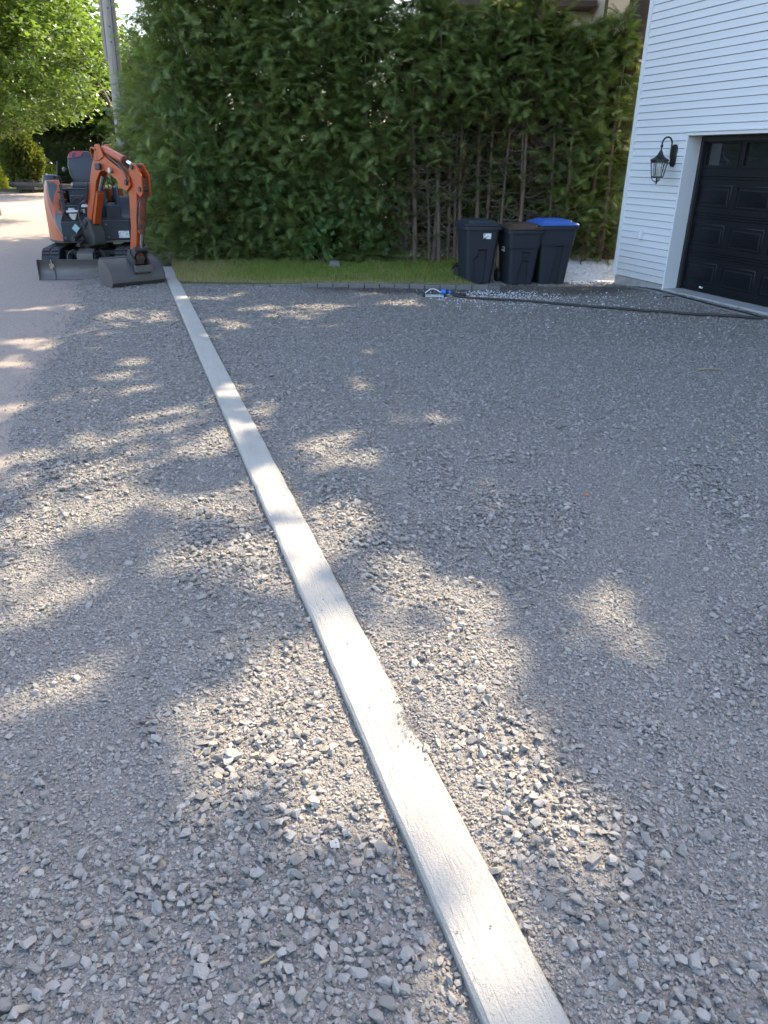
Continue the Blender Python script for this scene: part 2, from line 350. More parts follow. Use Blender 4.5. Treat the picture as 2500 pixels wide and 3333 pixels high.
MAPLE5 = ([(0, 0, 0), (.5, .25, .05), (.2, .4, 0), (0, 1, -.1), (-.2, .4, 0), (-.5, .25, .05)], [(0, 1, 2), (0, 2, 3), (0, 3, 4), (0, 4, 5)])
BLADE = ([(-.075, 0, 0), (.075, 0, 0), (.0, .16, 1)], [(0, 1, 2)])

# ------------------------------------------------------------------ place geometry
GC = np.array([3.9126, 13.3855]); GTH = -1.2292; GD = np.array([math.cos(GTH), math.sin(GTH)]); GN = np.array([GD[1], -GD[0]])   # garage corner, wall direction, outward normal
def road_edge(y): return -2.7 - .303*(np.asarray(y)-4.88) + .35*(fbm(np.asarray(y)*.9, np.asarray(y)*0+3, 5, 3)-.5)
CURB_A = np.array([.36, 1.08]); CURB_D = np.array([-.3168, .9485]); CURB_N = np.array([CURB_D[1], -CURB_D[0]])   # right-hand normal
def gh(x, y):
    """height of the gravelled ground"""
    x = np.asarray(x, float); y = np.asarray(y, float); s = (x-GC[0])*GD[0]+(y-GC[1])*GD[1]; o = (x-GC[0])*GN[0]+(y-GC[1])*GN[1]
    ramp = .085*sstep(-.1, 1.3, s)*sstep(1.7, .25, o)
    side = (x-CURB_A[0])*CURB_N[0]+(y-CURB_A[1])*CURB_N[1]
    berm = .026*np.exp(-((side-.42)/.22)**2)*sstep(5, 3.2, y) + .02*np.exp(-((side+.45)/.25)**2)*sstep(4.4, 2.8, y) + .02*sstep(.02, .14, side)*sstep(.5, .1, side)
    pile = .035*np.exp(-(((x-.98)/.07)**2+((y-2.12)/.07)**2))
    return ramp + berm + pile + .022*(fbm(x*1.1, y*1.1, 2)-.5) + .012*(fbm(x*6, y*6, 9)-.5) + .012

# the setting ------------------------------------------------------
tag(MB().add([(-300,-60,-.03),(300,-60,-.03),(300,500,-.03),(-300,500,-.03)], [(0,1,2,3)]).build('ground', MAT['soil']), kind='structure')
ys = np.linspace(-4, 41, 90); xr = road_edge(ys)+.5; xl = np.where(ys < 17, -48, -48)
mb = MB(); vs_ = []; fs_ = []
xr = np.where(ys > 16.5, -.303*(ys-4.88)-2.75, xr)
for i, y in enumerate(ys): vs_ += [(xl[i], y, 0), ((xl[i]+xr[i])/2, y, .02), (xr[i], y, 0)]
for i in range(len(ys)-1):
    for j in range(2): a = i*3+j; fs_.append((a, a+1, a+4, a+3))
tag(mb.add(vs_, fs_).build('road', MAT['road'], smooth=60), kind='structure')
# gravel yard as a relief sheet
rows = np.concatenate([np.arange(-1.5, 1, .25), np.arange(1, 4.5, .035), np.arange(4.5, 8, .07), np.arange(8, 14.2, .14)])
nx = 130; G = []
for y in rows:
    e = float(road_edge(y)); e2 = 9.3
    t = np.linspace(0, 1, nx); xs = e + (e2-e)*np.where(t < .8, t*.6/.8, .6+(t-.8)*2)
    z = gh(xs, np.full(nx, y))*sstep(0, .5, xs-e) + .008 - .02*(t == 0)
    G += list(zip(xs, np.full(nx, y), z))
fs_ = [(i*nx+j, i*nx+j+1, (i+1)*nx+j+1, (i+1)*nx+j) for i in range(len(rows)-1) for j in range(nx-1)]
tag(MB().add(G, fs_).build('gravel_yard', MAT['gravel'], smooth=60), kind='structure')

# crushed stones: one object, geometry-node instances of angular rocks
def rock(seed, flat=.62):
    r = random.Random(seed); bm = bmesh.new()
    for i in range(13):
        v = Vector((r.gauss(0, 1), r.gauss(0, 1), r.gauss(0, 1))).normalized()*r.uniform(.75, 1); bm.verts.new((v.x*.55, v.y*.40*r.uniform(.85, 1.15), v.z*.5*flat))
    res = bmesh.ops.convex_hull(bm, input=bm.verts)
    bmesh.ops.delete(bm, geom=[g for g in res['geom_interior'] if isinstance(g, bmesh.types.BMVert)], context='VERTS')
    me = bpy.data.meshes.new('rock'); bm.to_mesh(me); bm.free(); return me
def stone_field(name, pts, size, mat, label, nk=9, flat=.62, seed=0):
    n = len(pts); me = bpy.data.meshes.new(name); me.from_pydata([], [], []); me.vertices.add(n); me.vertices.foreach_set('co', np.asarray(pts, np.float32).ravel())
    def attr(nm, typ, val, key):
        a = me.attributes.new(nm, typ, 'POINT'); a.data.foreach_set(key, np.asarray(val).ravel())
    attr('kind_index', 'INT', rng.integers(0, nk, n).astype(np.int32), 'value')
    rot = np.stack([rng.normal(0, .35, n), rng.normal(0, .35, n), rng.uniform(0, 6.283, n)], 1).astype(np.float32); attr('rot', 'FLOAT_VECTOR', rot, 'vector')
    sz = np.asarray(size)[:, None]*rng.uniform(.8, 1.25, (n, 3)); attr('size', 'FLOAT_VECTOR', sz.astype(np.float32), 'vector')
    o = bpy.data.objects.new(name, me); COL.objects.link(o); me.materials.append(mat)
    ng = bpy.data.node_groups.new(name+' nodes', 'GeometryNodeTree'); ng.interface.new_socket('Geometry', in_out='INPUT', socket_type='NodeSocketGeometry'); ng.interface.new_socket('Geometry', in_out='OUTPUT', socket_type='NodeSocketGeometry')
    N = ng.nodes; gi = N.new('NodeGroupInput'); go = N.new('NodeGroupOutput'); iop = N.new('GeometryNodeInstanceOnPoints'); jn = N.new('GeometryNodeJoinGeometry'); L = ng.links
    for k in range(nk):
        rm = rock(seed*100+k, flat); rm.materials.append(mat); ro = bpy.data.objects.new('rock', rm)
        oi = N.new('GeometryNodeObjectInfo'); oi.inputs['Object'].default_value = ro; g2 = N.new('GeometryNodeGeometryToInstance'); L.new(oi.outputs['Geometry'], g2.inputs[0]); L.new(g2.outputs[0], jn.inputs[0])
    def named(nm, typ): a = N.new('GeometryNodeInputNamedAttribute'); a.data_type = typ; a.inputs[0].default_value = nm; return a.outputs[0]
    L.new(gi.outputs[0], iop.inputs['Points']); L.new(jn.outputs[0], iop.inputs['Instance']); iop.inputs['Pick Instance'].default_value = True
    L.new(named('kind_index', 'INT'), iop.inputs['Instance Index']); L.new(named('rot', 'FLOAT_VECTOR'), iop.inputs['Rotation']); L.new(named('size', 'FLOAT_VECTOR'), iop.inputs['Scale']); L.new(iop.outputs[0], go.inputs[0])
    md = o.modifiers.new('scatter', 'NODES'); md.node_group = ng
    return tag(o, label, kind='stuff')

def yard_ok(x, y):
    e = road_edge(y); o = (x-GC[0])*GN[0]+(y-GC[1])*GN[1]; s = (x-GC[0])*GD[0]+(y-GC[1])*GD[1]
    side = (x-CURB_A[0])*CURB_N[0]+(y-CURB_A[1])*CURB_N[1]
    ok = (x > e+rng.exponential(.22, len(x))) & ((o > .03) | (s < 0)) & ~((s > 1.1) & (o < .08)) & ~((s > .4) & (np.abs(o-.24-.03*(s-1)) < .06)) & (y < 13.6)
    ok &= ~((y > 12.48) & (x < 1.62) & (x > -3.45-.35*(y-12.6))) & ~((np.abs(side) < .10) & (y < 14.6))
    return ok, side
def pts_in(n, x0, x1, y0, y1): return rng.uniform(x0, x1, n), rng.uniform(y0, y1, n)
PX, PY, PS, PL = [], [], [], []
def put(x, y, sz, keep, lay=0): PX.append(x[keep]); PY.append(y[keep]); PS.append(sz[keep]); PL.append(np.full(int(keep.sum()), lay*.011))
coarse = lambda x, y, side: np.clip(1.6*(fbm(x*1.4, y*1.1, 21)-.44)*2 + .75*np.exp(-((side-.38)/.24)**2)*sstep(5.5, 3.5, y) + .8*np.exp(-((side+.42)/.3)**2)*sstep(4.5, 3, y) + .5*sstep(2.4, 1.3, y), 0, 1)
def wedge(n, y0, y1, m):                           # points in the widening strip that a camera near the origin sees
    y = np.sqrt(rng.uniform(0, 1, n)*((y1+1.6)**2-(y0+1.6)**2)+(y0+1.6)**2)-1.6; x = rng.uniform(-1, 1, n)*(.60*y+m); return x, y
# near large, two layers where the stone is coarse
for lay, nn in ((0, 60000), (1, 25000)):
    x, y = wedge(nn, .6, 5, 2.2); ok, sd = yard_ok(x, y); c = coarse(x, y, sd); r = rng.random(len(x))
    put(x, y, np.clip(rng.lognormal(math.log(.0255), .33, len(x)), .014, .055), ok & (r < ((.10+.9*c) if lay == 0 else np.clip(c*1.3-.35, 0, 1))) & ~((sd > 0) & (sd < .15+.06*fbm(x*5, y*5, 4)) & (rng.random(len(x)) < .85)), lay)
# near mid
x, y = wedge(215000, .6, 5, 2.0); ok, sd = yard_ok(x, y); c = coarse(x, y, sd); put(x, y, rng.uniform(.010, .020, len(x)), ok & (rng.random(len(x)) < 1-.35*c))
# near fines
x, y = wedge(150000, .7, 3.4, 1.2); ok, sd = yard_ok(x, y); put(x, y, rng.uniform(.005, .009, len(x)), ok)
# far
x, y = wedge(145000, 5, 8.5, 2.2); ok, sd = yard_ok(x, y); c = coarse(x, y, sd); put(x, y, np.clip(rng.lognormal(math.log(.0195), .36, len(x)), .012, .045), ok & (rng.random(len(x)) < .75+.25*c))
x, y = pts_in(85000, -5.8, 7, 8.5, 13.7); ok, sd = yard_ok(x, y); put(x, y, np.clip(rng.lognormal(math.log(.024), .36, len(x)), .015, .05), ok & (rng.random(len(x)) < .9))
# strays thrown over the road edge
y = rng.uniform(1.5, 13.5, 3600); x = road_edge(y)-rng.exponential(.16, 3600)+.25; put(x, y, rng.uniform(.010, .024, 3600), x < road_edge(y)+.3)
# heap of clods
x = rng.normal(.98, .05, 60); y = rng.normal(2.12, .05, 60); put(x, y, rng.uniform(.015, .035, 60), np.ones(60, bool))
PX = np.concatenate(PX); PY = np.concatenate(PY); PS = np.concatenate(PS); PL = np.concatenate(PL)
PZ = gh(PX, PY)*sstep(0, .5, PX-road_edge(PY)) + .008 + PS*.14 + PL
stone_field('crushed_gravel', np.stack([PX, PY, PZ], 1), PS, MAT['stone'], 'loose grey crushed gravel spread over the whole yard')
# gravel spilt on the curb edge
k = 120; u = rng.normal(1.05, .09, k); v = .103-np.abs(rng.normal(0, .026, k)); q = CURB_A+CURB_D*u[:, None]+CURB_N*v[:, None]
u2 = rng.uniform(0, 10, 60); q2 = CURB_A+CURB_D*u2[:, None]+CURB_N*rng.uniform(-.08, .08, 60)[:, None]; q = np.vstack([q, q2])
stone_field('spilt_gravel', np.column_stack([q, np.full(len(q), .064)]), rng.uniform(.004, .013, len(q)), MAT['stone'], 'crumbs of gravel spilt onto the concrete curb', nk=4, seed=3)
# white stones: a bed between bins and garage, and a scatter in front
x, y = pts_in(15000, 2.75, 5.2, 13.45, 16.2); o_ = (x-GC[0])*GN[0]+(y-GC[1])*GN[1]; k = (x < 4.6) & (y > 13.45+.25*(fbm(x*2, y*2, 8)-.5)); x, y = x[k], y[k]
zz = .02+.10*sstep(13.4, 15.2, y)
tag(MB().add([(2.6,13.3,.016),(5.0,13.3,.016),(5.0,15.2,.11),(2.6,15.2,.11),(2.6,16.3,.11),(5.0,16.3,.11)], [(0,1,2,3),(3,2,5,4)]).build('white_gravel_bed', MAT['white_stone']), kind='structure')
stone_field('white_gravel', np.column_stack([x, y, zz]), rng.uniform(.03, .06, len(x)), MAT['white_stone'], 'bed of white crushed stone between the bins and the garage', nk=5, seed=5)
x = np.concatenate([rng.normal(1.75, .45, 420), rng.normal(2.3, .9, 240), rng.normal(2.9, .9, 110), rng.normal(1.3, .35, 90)]); y = np.concatenate([rng.normal(11.95, .22, 420), rng.normal(11.3, .35, 240), rng.normal(10.9, .8, 110), rng.normal(11.6, .3, 90)])
k = (y < 12.5); x, y = x[k], y[k]; stone_field('white_pebbles', np.column_stack([x, y, gh(x, y)+.018]), rng.uniform(.016, .036, len(x)), MAT['white_stone'], 'white pebbles strewn over the gravel in front of the bins', nk=5, seed=6)

# lawn and its blades
LAWN = [(-3.42, 12.62), (-1.2, 12.58), (1.3, 12.56), (1.5, 12.7), (1.22, 13.3), (1.15, 14.5), (1.5, 16.3), (-4.5, 16.3), (-4.05, 14.6)]
tag(MB().prism(LAWN, -.02, .06, 'z').build('lawn', MAT['lawn_soil']), kind='structure')
def inpoly(x, y, poly):
    c = np.zeros(len(x), bool); j = len(poly)-1
    for i in range(len(poly)):
        xi, yi = poly[i]; xj, yj = poly[j]
        c ^= ((yi > y) != (yj > y)) & (x < (xj-xi)*(y-yi)/((yj-yi) or 1e-9)+xi); j = i
    return c
x, y = pts_in(95000, -4.3, 1.55, 12.55, 16.2); k = inpoly(x, y, LAWN); x, y = x[k], y[k]
dry = np.clip(sstep(.6, .08, y-12.58)*1.25 + sstep(-2.3, -3.4, x)*.9 + .9*(fbm(x*1.5, y*1.5, 31)-.5), 0, 1); isd = rng.random(len(x)) < dry*.75
hh = rng.uniform(.045, .11, len(x))*(1-.45*dry)*(.45+1.15*fbm(x*3, y*3, 3))
o = scatter('grass', *BLADE, np.column_stack([x, y, np.full(len(x), .055)]), rand_rot(len(x), .4), np.stack([hh*.9, hh*.9, hh], 1), np.clip(rng.normal(.5, .25, len(x)), 0, 1), (MAT['grass'], MAT['dry_grass']), matidx=isd)
tag(o, 'short green lawn grass, straw coloured along its front edge', kind='stuff')

# concrete curb
cr = math.atan2(-CURB_D[0], CURB_D[1]); mb = MB(); loops = []
for t in np.concatenate([np.arange(-2.5, 4, .04), np.arange(4, 14.15, .1)]):
    e1 = .003*(vnoise(t*14, 3, 1)-.5); e2 = .005*(vnoise(t*15, 5, 3)-.5)
    bite = .026*math.exp(-((t-1.08)/.045)**2)+.010*math.exp(-((t-1.0)/.03)**2)
    z1 = .062+.004*(vnoise(t*5, 1, 6)-.5); z2 = .060+.004*(vnoise(t*5, 2, 8)-.5)
    loops.append([(-.097+e1, t, -.05), (-.097+e1, t, z1-.010), (-.088+e1, t, z1), (-.03, t, z1+.001), (.03, t, z2+.001), (.088+e2-bite, t, z2), (.098+e2-bite*1.1, t, z2-.012), (.099, t, -.05)])
o = mb.loft(loops).build('concrete_curb', MAT['curb'], smooth=40); o.location = (CURB_A[0], CURB_A[1], 0); o.rotation_euler = (0, 0, cr)
tag(o, 'long straight strip of pale brushed concrete curb crossing the gravel', 'curb')

# ------------------------------------------------------------------ lawn edging
ed = thing('lawn_edging', 'low row of grey paving blocks edging the front of the lawn', 'edging', (0, 12.5, 0))
bx = -3.2; i = 0
while bx < 1.5:
    w = .255+rng.uniform(-.015, .015); top = .04+.055*float(sstep(-2.6, -.6, bx)) + rng.uniform(-.006, .006)
    MB(Matrix.Translation((bx+w/2, rng.uniform(-.008, .008), 0)) @ Matrix.Rotation(rng.uniform(-.025, .025), 4, 'Z')).box(-w/2+.006, w/2-.006, -.045, .05, -.05, top).build('paver', MAT['paver'], ed, bevel=.006)
    bx += w
for k, (px, py, a) in enumerate(((1.60, .06, .45), (1.72, .02, .25))):
    MB(Matrix.Translation((px, py, 0)) @ Matrix.Rotation(a, 4, 'Z')).box(-.1, .1, -.05, .05, -.05, .075).build('paver', MAT['paver'], ed, bevel=.006)
st = MB(Matrix.Translation((-.98, 14.35, .125)) @ Matrix.Rotation(.1, 4, 'Z')).box(-.10, .10, -.10, .09, -.03, .075, .01, .01).box(-.085, .085, -.08, .07, .074, .088).build('paving_block', MAT['paver'], bevel=.012)
tag(st, 'single grey paving block lying on the grass', 'block')

# ------------------------------------------------------------------ garage
ga = thing('garage', 'white sided garage with black panelled overhead door', 'garage', (GC[0], GC[1], 0), GTH)   # local x along the front, y inwards
EXPO, S0, S1 = .1016, 1.32, 4.44
GL, GDEP, GTOP = 9.6, 7.0, 6.1
for k in range(3): MB().box(.0+k*.44+.002, .0+(k+1)*.44-.002, .012, .2, -.3, .178).build('foundation_block', MAT['concrete'], ga, bevel=.004)
MB().box(S1, GL, .012, .2, -.3, .178).build('foundation_block', MAT['concrete'], ga, bevel=.004)
MB().box(.02, S0-.015, .03, .2, .17, GTOP).box(S0-.015, S1+.015, .03, .2, 2.36, GTOP).box(S1+.015, GL-.02, .03, .2, .17, GTOP).build('wall', MAT['trim'], ga)
MB().box(.0, .2, .2, GDEP, -.3, GTOP).box(GL-.2, GL, .2, GDEP, -.3, GTOP).box(.2, GL-.2, GDEP-.2, GDEP, -.3, GTOP).build('rear_wall', MAT['siding'], ga)
def plank_mesh(a, b):
    p = MB(); sec = [(-.006, .009), (-.014, .0065), (-.017, .010), (-.009, EXPO*.55), (-.006, EXPO+.0005), (.012, EXPO+.0005), (.012, .009)]
    p.prism(sec, a, b, 'x'); me = bpy.data.meshes.new('siding_plank'); me.from_pydata(p.v, [], p.f)
    bm = bmesh.new(); bm.from_mesh(me); bmesh.ops.recalc_face_normals(bm, faces=bm.faces); bm.to_mesh(me); bm.free(); me.materials.append(MAT['siding']); return me
pm = (plank_mesh(.05, S0-.03), plank_mesh(.05, GL-.06), plank_mesh(S1+.03, GL-.06))
zb = 4.1423-.1016*39
for k in range(int((GTOP-zb)/EXPO)):
    z = zb+k*EXPO
    for me in ((pm[0], pm[2]) if z < 2.27 else (pm[1],)):
        o = link('siding_plank', me, None, ga); o.location.z = z; o.location.y = .0007*((k*7) % 3)
MB().box(-.03, .048, -.028, .06, .165, GTOP).box(.048, .056, -.02, .03, .165, GTOP).build('corner_post', MAT['trim'], ga, bevel=.006)
MB().box(GL-.056, GL+.03, -.028, .06, .165, GTOP).build('corner_post', MAT['trim'], ga, bevel=.006)
# door surround: reveal, head and drip cap
for s in (0, 1):
    a, b = ((S0-.032, S0), (S1, S1+.032))[s]
    MB().box(a, b, -.022, .27, .10, 2.30).build('door_jamb', MAT['trim'], ga, bevel=.004)
MB().box(S0-.032, S1+.032, -.024, .27, 2.281, 2.325).build('door_head', MAT['trim'], ga, bevel=.004)
MB().box(S0-.045, S1+.045, -.045, .03, 2.328, 2.342).build('drip_cap', MAT['trim'], ga)
MB().box(S0, S0+.05, .225, .3, .13, 2.28).box(S1-.05, S1, .225, .3, .13, 2.28).box(S0+.05, S1-.05, .225, .3, 2.21, 2.28).build('door_seal', MAT['rubber'], ga, bevel=.006)
MB().box(S0+.01, S1-.01, -.03, .5, -.2, .135).build('threshold', MAT['concrete'], ga, bevel=.012)
gd = MB().box(S0+.02, S1-.02, .335, .36, .13, 2.29).build('garage_door', MAT['door_black'], ga)
sec_h = (2.285-.15)/4; W0, W1 = S0+.045, S1-.045; pit = (W1-W0)/4
for r in range(4):
    z0 = .15+r*sec_h; z1 = z0+sec_h-.005; mb = MB()
    mb.box(W0, W1, .27 if r == 3 else .275, .335, z0, z1) if r < 3 else mb.box(W0, W1, .275, .335, z0, z0+.13).box(W0, W1, .275, .335, z1-.085, z1)
    for c in range(4):
        x0 = W0+c*pit+.055; x1 = W0+(c+1)*pit-.055
        if r < 3:
            for (i0, h0) in ((0, -.007), (.028, .0035), (.05, -.009)):
                a, b, c0, d = x0+i0, x1-i0, z0+.115+i0, z1-.105-i0
                mb.add([(a, .275+h0-.004 if False else .275-.001, c0), (b, .274, c0), (b, .274, d), (a, .274, d),
                        (a+.014, .275+h0, c0+.014), (b-.014, .275+h0, c0+.014), (b-.014, .275+h0, d-.014), (a+.014, .275+h0, d-.014)],
                       [(0, 1, 5, 4), (1, 2, 6, 5), (2, 3, 7, 6), (3, 0, 4, 7)] + ([(4, 5, 6, 7)] if i0 > .04 else []))
            mb.box(W0, W1, .272, .276, z0+.028, z0+.036).box(W0, W1, .272, .276, z1-.036, z1-.028)
        else:
            lo, hi = z0+.13, z1-.085
            mb.box(W0+c*pit, x0, .275, .335, lo, hi).box(x1, W0+(c+1)*pit, .275, .335, lo, hi)
    mb.build('door_section', MAT['door_black'], gd, bevel=.003)
    if r == 3:
        for c in range(4):
            x0 = W0+c*pit+.055; x1 = W0+(c+1)*pit-.055; lo, hi = z0+.13, z1-.085
            MB().box(x0-.02, x1+.02, .262, .28, lo-.02, lo+.014).box(x0-.02, x1+.02, .262, .28, hi-.014, hi+.02).box(x0-.02, x0+.014, .2625, .2805, lo+.014, hi-.014).box(x1-.014, x1+.02, .2625, .2805, lo+.014, hi-.014).build('window_frame', MAT['door_black'], gd, bevel=.004)
            MB().box(x0, x1, .300, .306, lo, hi).build('window_pane', MAT['dark_glass'], gd)
MB().box(W0+.42, W0+.49, .268, .2735, .20, .225).build('maker_label', MAT['torn'], gd)
MB().box(.56, .635, -.075, -.004, .80, .94, .006, 0).box(.568, .627, -.085, -.07, .81, .90).build('outlet_cover', MAT['trim'], ga, bevel=.008)
rf = MB().prism([(-.45, GTOP-.02), (GDEP/2, GTOP+1.9), (GDEP+.45, GTOP-.02), (GDEP+.45, GTOP+.16), (GDEP/2, GTOP+2.1), (-.45, GTOP+.16)], -.35, GL+.35, 'x').build('roof', MAT['shingle'], ga)
MB().prism([(.0, GTOP), (GDEP/2, GTOP+1.88), (GDEP, GTOP)], .02, GL-.02, 'x').build('gable', MAT['siding'], ga)

# wall lantern
ln = thing('wall_lantern', 'black lantern with glass panes on a curled arm beside the garage door', 'lamp', (GC[0]+GD[0]*1.07, GC[1]+GD[1]*1.07, 0), GTH)
MB().prism([(-.035, 1.87), (.035, 1.87), (.058, 1.91), (.058, 2.13), (.035, 2.17), (-.035, 2.17), (-.058, 2.13), (-.058, 1.91)], -.035, -.012, 'y').prism([(-.025, 1.9), (.025, 1.9), (.042, 1.93), (.042, 2.11), (.025, 2.14), (-.025, 2.14), (-.042, 2.11), (-.042, 1.93)], -.05, -.034, 'y').build('back_plate', MAT['iron'], ln, bevel=.006)
ly = -.26; arm = [(0, -.045, 1.96), (0, -.075, 1.99), (0, -.085, 2.08)]
for a in np.linspace(-10, 190, 13): arm.append((0, ly+.088+.088*math.cos(R(a)), 2.17+.095*math.sin(R(a))))
MB().tube(arm, .0125, 8).tube([(0, -.045, 1.93), (0, -.1, 1.915), (0, ly+.11, 1.93)], .008, 6).build('curled_arm', MAT['iron'], ln, smooth=50)
MB().lathe([(.004, 2.165), (.02, 2.155), (.022, 2.135), (.008, 2.12), (.010, 2.10), (.018, 2.085), (.018, 2.075)], (0, ly, 0), 10).build('finial', MAT['iron'], ln, smooth=50)
MB().lathe([(.018, 2.08), (.03, 2.06), (.045, 2.025), (.08, 1.99), (.122, 1.968), (.136, 1.96), (.136, 1.945), (.124, 1.94), (.115, 1.94)], (0, ly, 0), 6).build('roof_cap', MAT['iron'], ln, bevel=.002)
MB().lathe([(.124, 1.94), (.124, 1.925), (.116, 1.92)], (0, ly, 0), 6).build('frame_ring', MAT['iron'], ln); MB().lathe([(.078, 1.735), (.09, 1.735), (.09, 1.72), (.07, 1.715)], (0, ly, 0), 6).build('frame_ring', MAT['iron'], ln)
for j in range(6):
    a = 2*math.pi*j/6; b = 2*math.pi*(j+1)/6; pt = lambda r, z, q: (r*math.cos(q), ly+r*math.sin(q), z)
    MB().tube([pt(.12, 1.93, a), pt(.084, 1.73, a)], .0075, 6).build('cage_bar', MAT['iron'], ln)
    MB().add([pt(.116, 1.925, a), pt(.116, 1.925, b), pt(.081, 1.735, b), pt(.081, 1.735, a)], [(0, 1, 2, 3)]).build('pane', MAT['lamp_glass'], ln)
    if j % 2 == 0: MB().tube([pt(.082, 1.72, a), pt(.07, 1.70, a), pt(.066, 1.685, a), pt(.04, 1.67, a), pt(.012, 1.655, a)], .006, 5).build('scroll', MAT['iron'], ln)
MB().lathe([(.012, 1.735), (.022, 1.725), (.012, 1.71), (.014, 1.67), (.009, 1.65), (.016, 1.64), (.002, 1.622)], (0, ly, 0), 8).build('bottom_finial', MAT['iron'], ln, smooth=50)
for j in range(3):
    a = 2*math.pi*j/3+.5; MB().lathe([(.011, 1.74), (.011, 1.81), (.009, 1.812), (.011, 1.84), (.002, 1.872)], (.03*math.cos(a), ly+.03*math.sin(a), 0), 8).build('candle', MAT['candle'], ln, smooth=40)

# channel drain and hose bits
dr = thing('channel_drain', 'narrow black drain channel with pale metal edge along the garage front', 'drain', (GC[0], GC[1], 0), GTH)
def strip(o0, o1, zoff, s0=.75, s1=6.4):
    vs_, fs_ = [], []
    ss = np.linspace(s0, s1, 24)
    for s in ss:
        cc = .22+.03*(s-1); p0 = GC+GD*s+GN*(cc+o0); p1 = GC+GD*s+GN*(cc+o1); z = float(gh(*(GC+GD*s+GN*cc)))+zoff
        for q, dz in ((o0, 0), (o1, 0), (o1, -.05), (o0, -.05)): vs_.append((s, -(cc+q), z+dz))
    for i in range(len(ss)-1):
        for j in range(4): fs_.append((i*4+j, i*4+(j+1) % 4, i*4+4+(j+1) % 4, i*4+4+j))
    fs_ += [(0, 1, 2, 3), tuple(len(vs_)-4+j for j in (3, 2, 1, 0))]
    return MB().add(vs_, fs_)
strip(-.05, .04, .022).build('grate', MAT['rubber'], dr); strip(.041, .062, .030).build('metal_edge', MAT['silver'], dr); strip(-.062, -.051, .026).build('rubber_edge', MAT['hose'], dr)
def smooth_path(pts, n=8):
    P = [Vector(p) for p in pts]; P = [P[0]*2-P[1]]+P+[P[-1]*2-P[-2]]; out = []
    for i in range(1, len(P)-2):
        for k in range(n):
            t = k/n; a, b, c, d = P[i-1:i+3]; out.append(.5*((2*b)+(c-a)*t+(2*a-5*b+4*c-d)*t*t+(3*b-a-3*c+d)*t**3))
    return out+[P[-2]]
hp = [(1.02, 11.74, .06), (1.12, 11.82, .05), (1.2, 11.78, 0), (1.02, 11.68, 0), (1.3, 11.52, 0), (1.7, 11.36, 0), (2.0, 11.29, 0), (2.5, 11.12, 0), (3.05, 10.86, 0), (3.5, 10.58, 0), (4.26, 10.05, 0), (4.92, 9.68, 0), (5.6, 9.2, 0), (6.6, 8.9, 0)]
sp = smooth_path(hp); sp = [(p.x, p.y, max(p.z, float(gh(p.x, p.y))+.036)) for p in sp]
tag(MB().tube(sp, .0175, 8).build('garden_hose', MAT['hose_dusty'], smooth=60), 'dusty black garden hose winding across gravel from the sprinkler', 'hose')
spk = thing('lawn_sprinkler', 'oscillating sprinkler with bent pale tube and blue motor at lawn edge', 'sprinkler', (.56, 11.74, float(gh(.75, 11.74))), -.03)
arch = [(0.02, 0, .06), (.05, 0, .085), (.10, 0, .118), (.15, 0, .122), (.20, 0, .105), (.24, 0, .082), (.27, 0, .075)]
MB().tube(smooth_path(arch, 4), .0085, 8).build('spray_tube', MAT['pale_metal'], spk, smooth=60)
for yy in (-.06, .06): MB().tube([(.0, yy, .022), (.33, yy, .022)], .0075, 8).build('base_rail', MAT['pale_metal'], spk, smooth=60)
MB().box(-.02, .025, -.075, .075, 0, .035).prism([(-.012, .03), (.02, .03), (.012, .08), (-.004, .08)], -.015, .015, 'y').build('end_foot', MAT['rubber'], spk, bevel=.006)
MB().box(.305, .345, -.075, .075, 0, .04).prism([(.30, .03), (.345, .03), (.335, .08), (.31, .08)], -.02, .02, 'y').build('end_foot', MAT['rubber'], spk, bevel=.006)
MB().cyl((.262, 0, .082), (.335, 0, .082), .036, 14).build('motor', MAT['blue_plastic'], spk, bevel=.006)
MB().cyl((.335, 0, .082), (.375, 0, .082), .028, 12).build('collar', MAT['rubber'], spk, bevel=.004)
MB().cyl((.375, 0, .08), (.415, 0, .078), .022, 12).build('hose_connector', MAT['blue_plastic'], spk, bevel=.003)
MB().cyl((.415, 0, .078), (.47, .0, .065), .017, 10).build('hose_end', MAT['hose'], spk)
q = [(4.10, 11.42), (4.18, 11.46), (4.26, 11.44), (4.33, 11.38), (4.40, 11.36), (4.47, 11.30)]
tag(MB().tube(smooth_path([(a, b, float(gh(a, b))+.02) for a, b in q], 4), [.008]*21, 6).build('rubber_strap', MAT['rubber'], smooth=60), 'short black rubber strip lying on gravel before the garage door', 'strap')
def stick(name, pts, r, mat, label, cat='twig'):
    pp = smooth_path([(a, b, float(gh(a, b))+z) for a, b, z in pts], 4); k = len(pp)
    return tag(MB().tube(pp, [r*(1-.6*i/k) for i in range(k)], 6).build(name, mat, smooth=60), label, cat)
MAT['straw'] = simple('dry straw wood', (.30, .24, .15), (.22, .17, .10), 30, .9)
stick('wood_sliver', [(3.14, 7.42, .02), (3.25, 7.45, .025), (3.40, 7.44, .02)], .012, MAT['straw'], 'pale wood sliver alone on the gravel in front of the garage', 'stick')
stick('twig', [(.02, 1.66, .02), (.05, 1.60, .03), (.06, 1.53, .03), (.10, 1.49, .02)], .004, MAT['twig'], 'thin curved brown twig on the gravel left of the curb')
stick('twig', [(.37-1.0, 1.95, .015), (-.60, 1.99, .02), (-.56, 2.03, .015)], .004, MAT['straw'], 'short pale twig on the sunlit gravel left of the curb')
stick('twig', [(-.30, 1.225, .02), (-.28, 1.235, .02), (-.265, 1.25, .02)], .005, MAT['straw'], 'straw coloured wood chip in shaded gravel at bottom left')
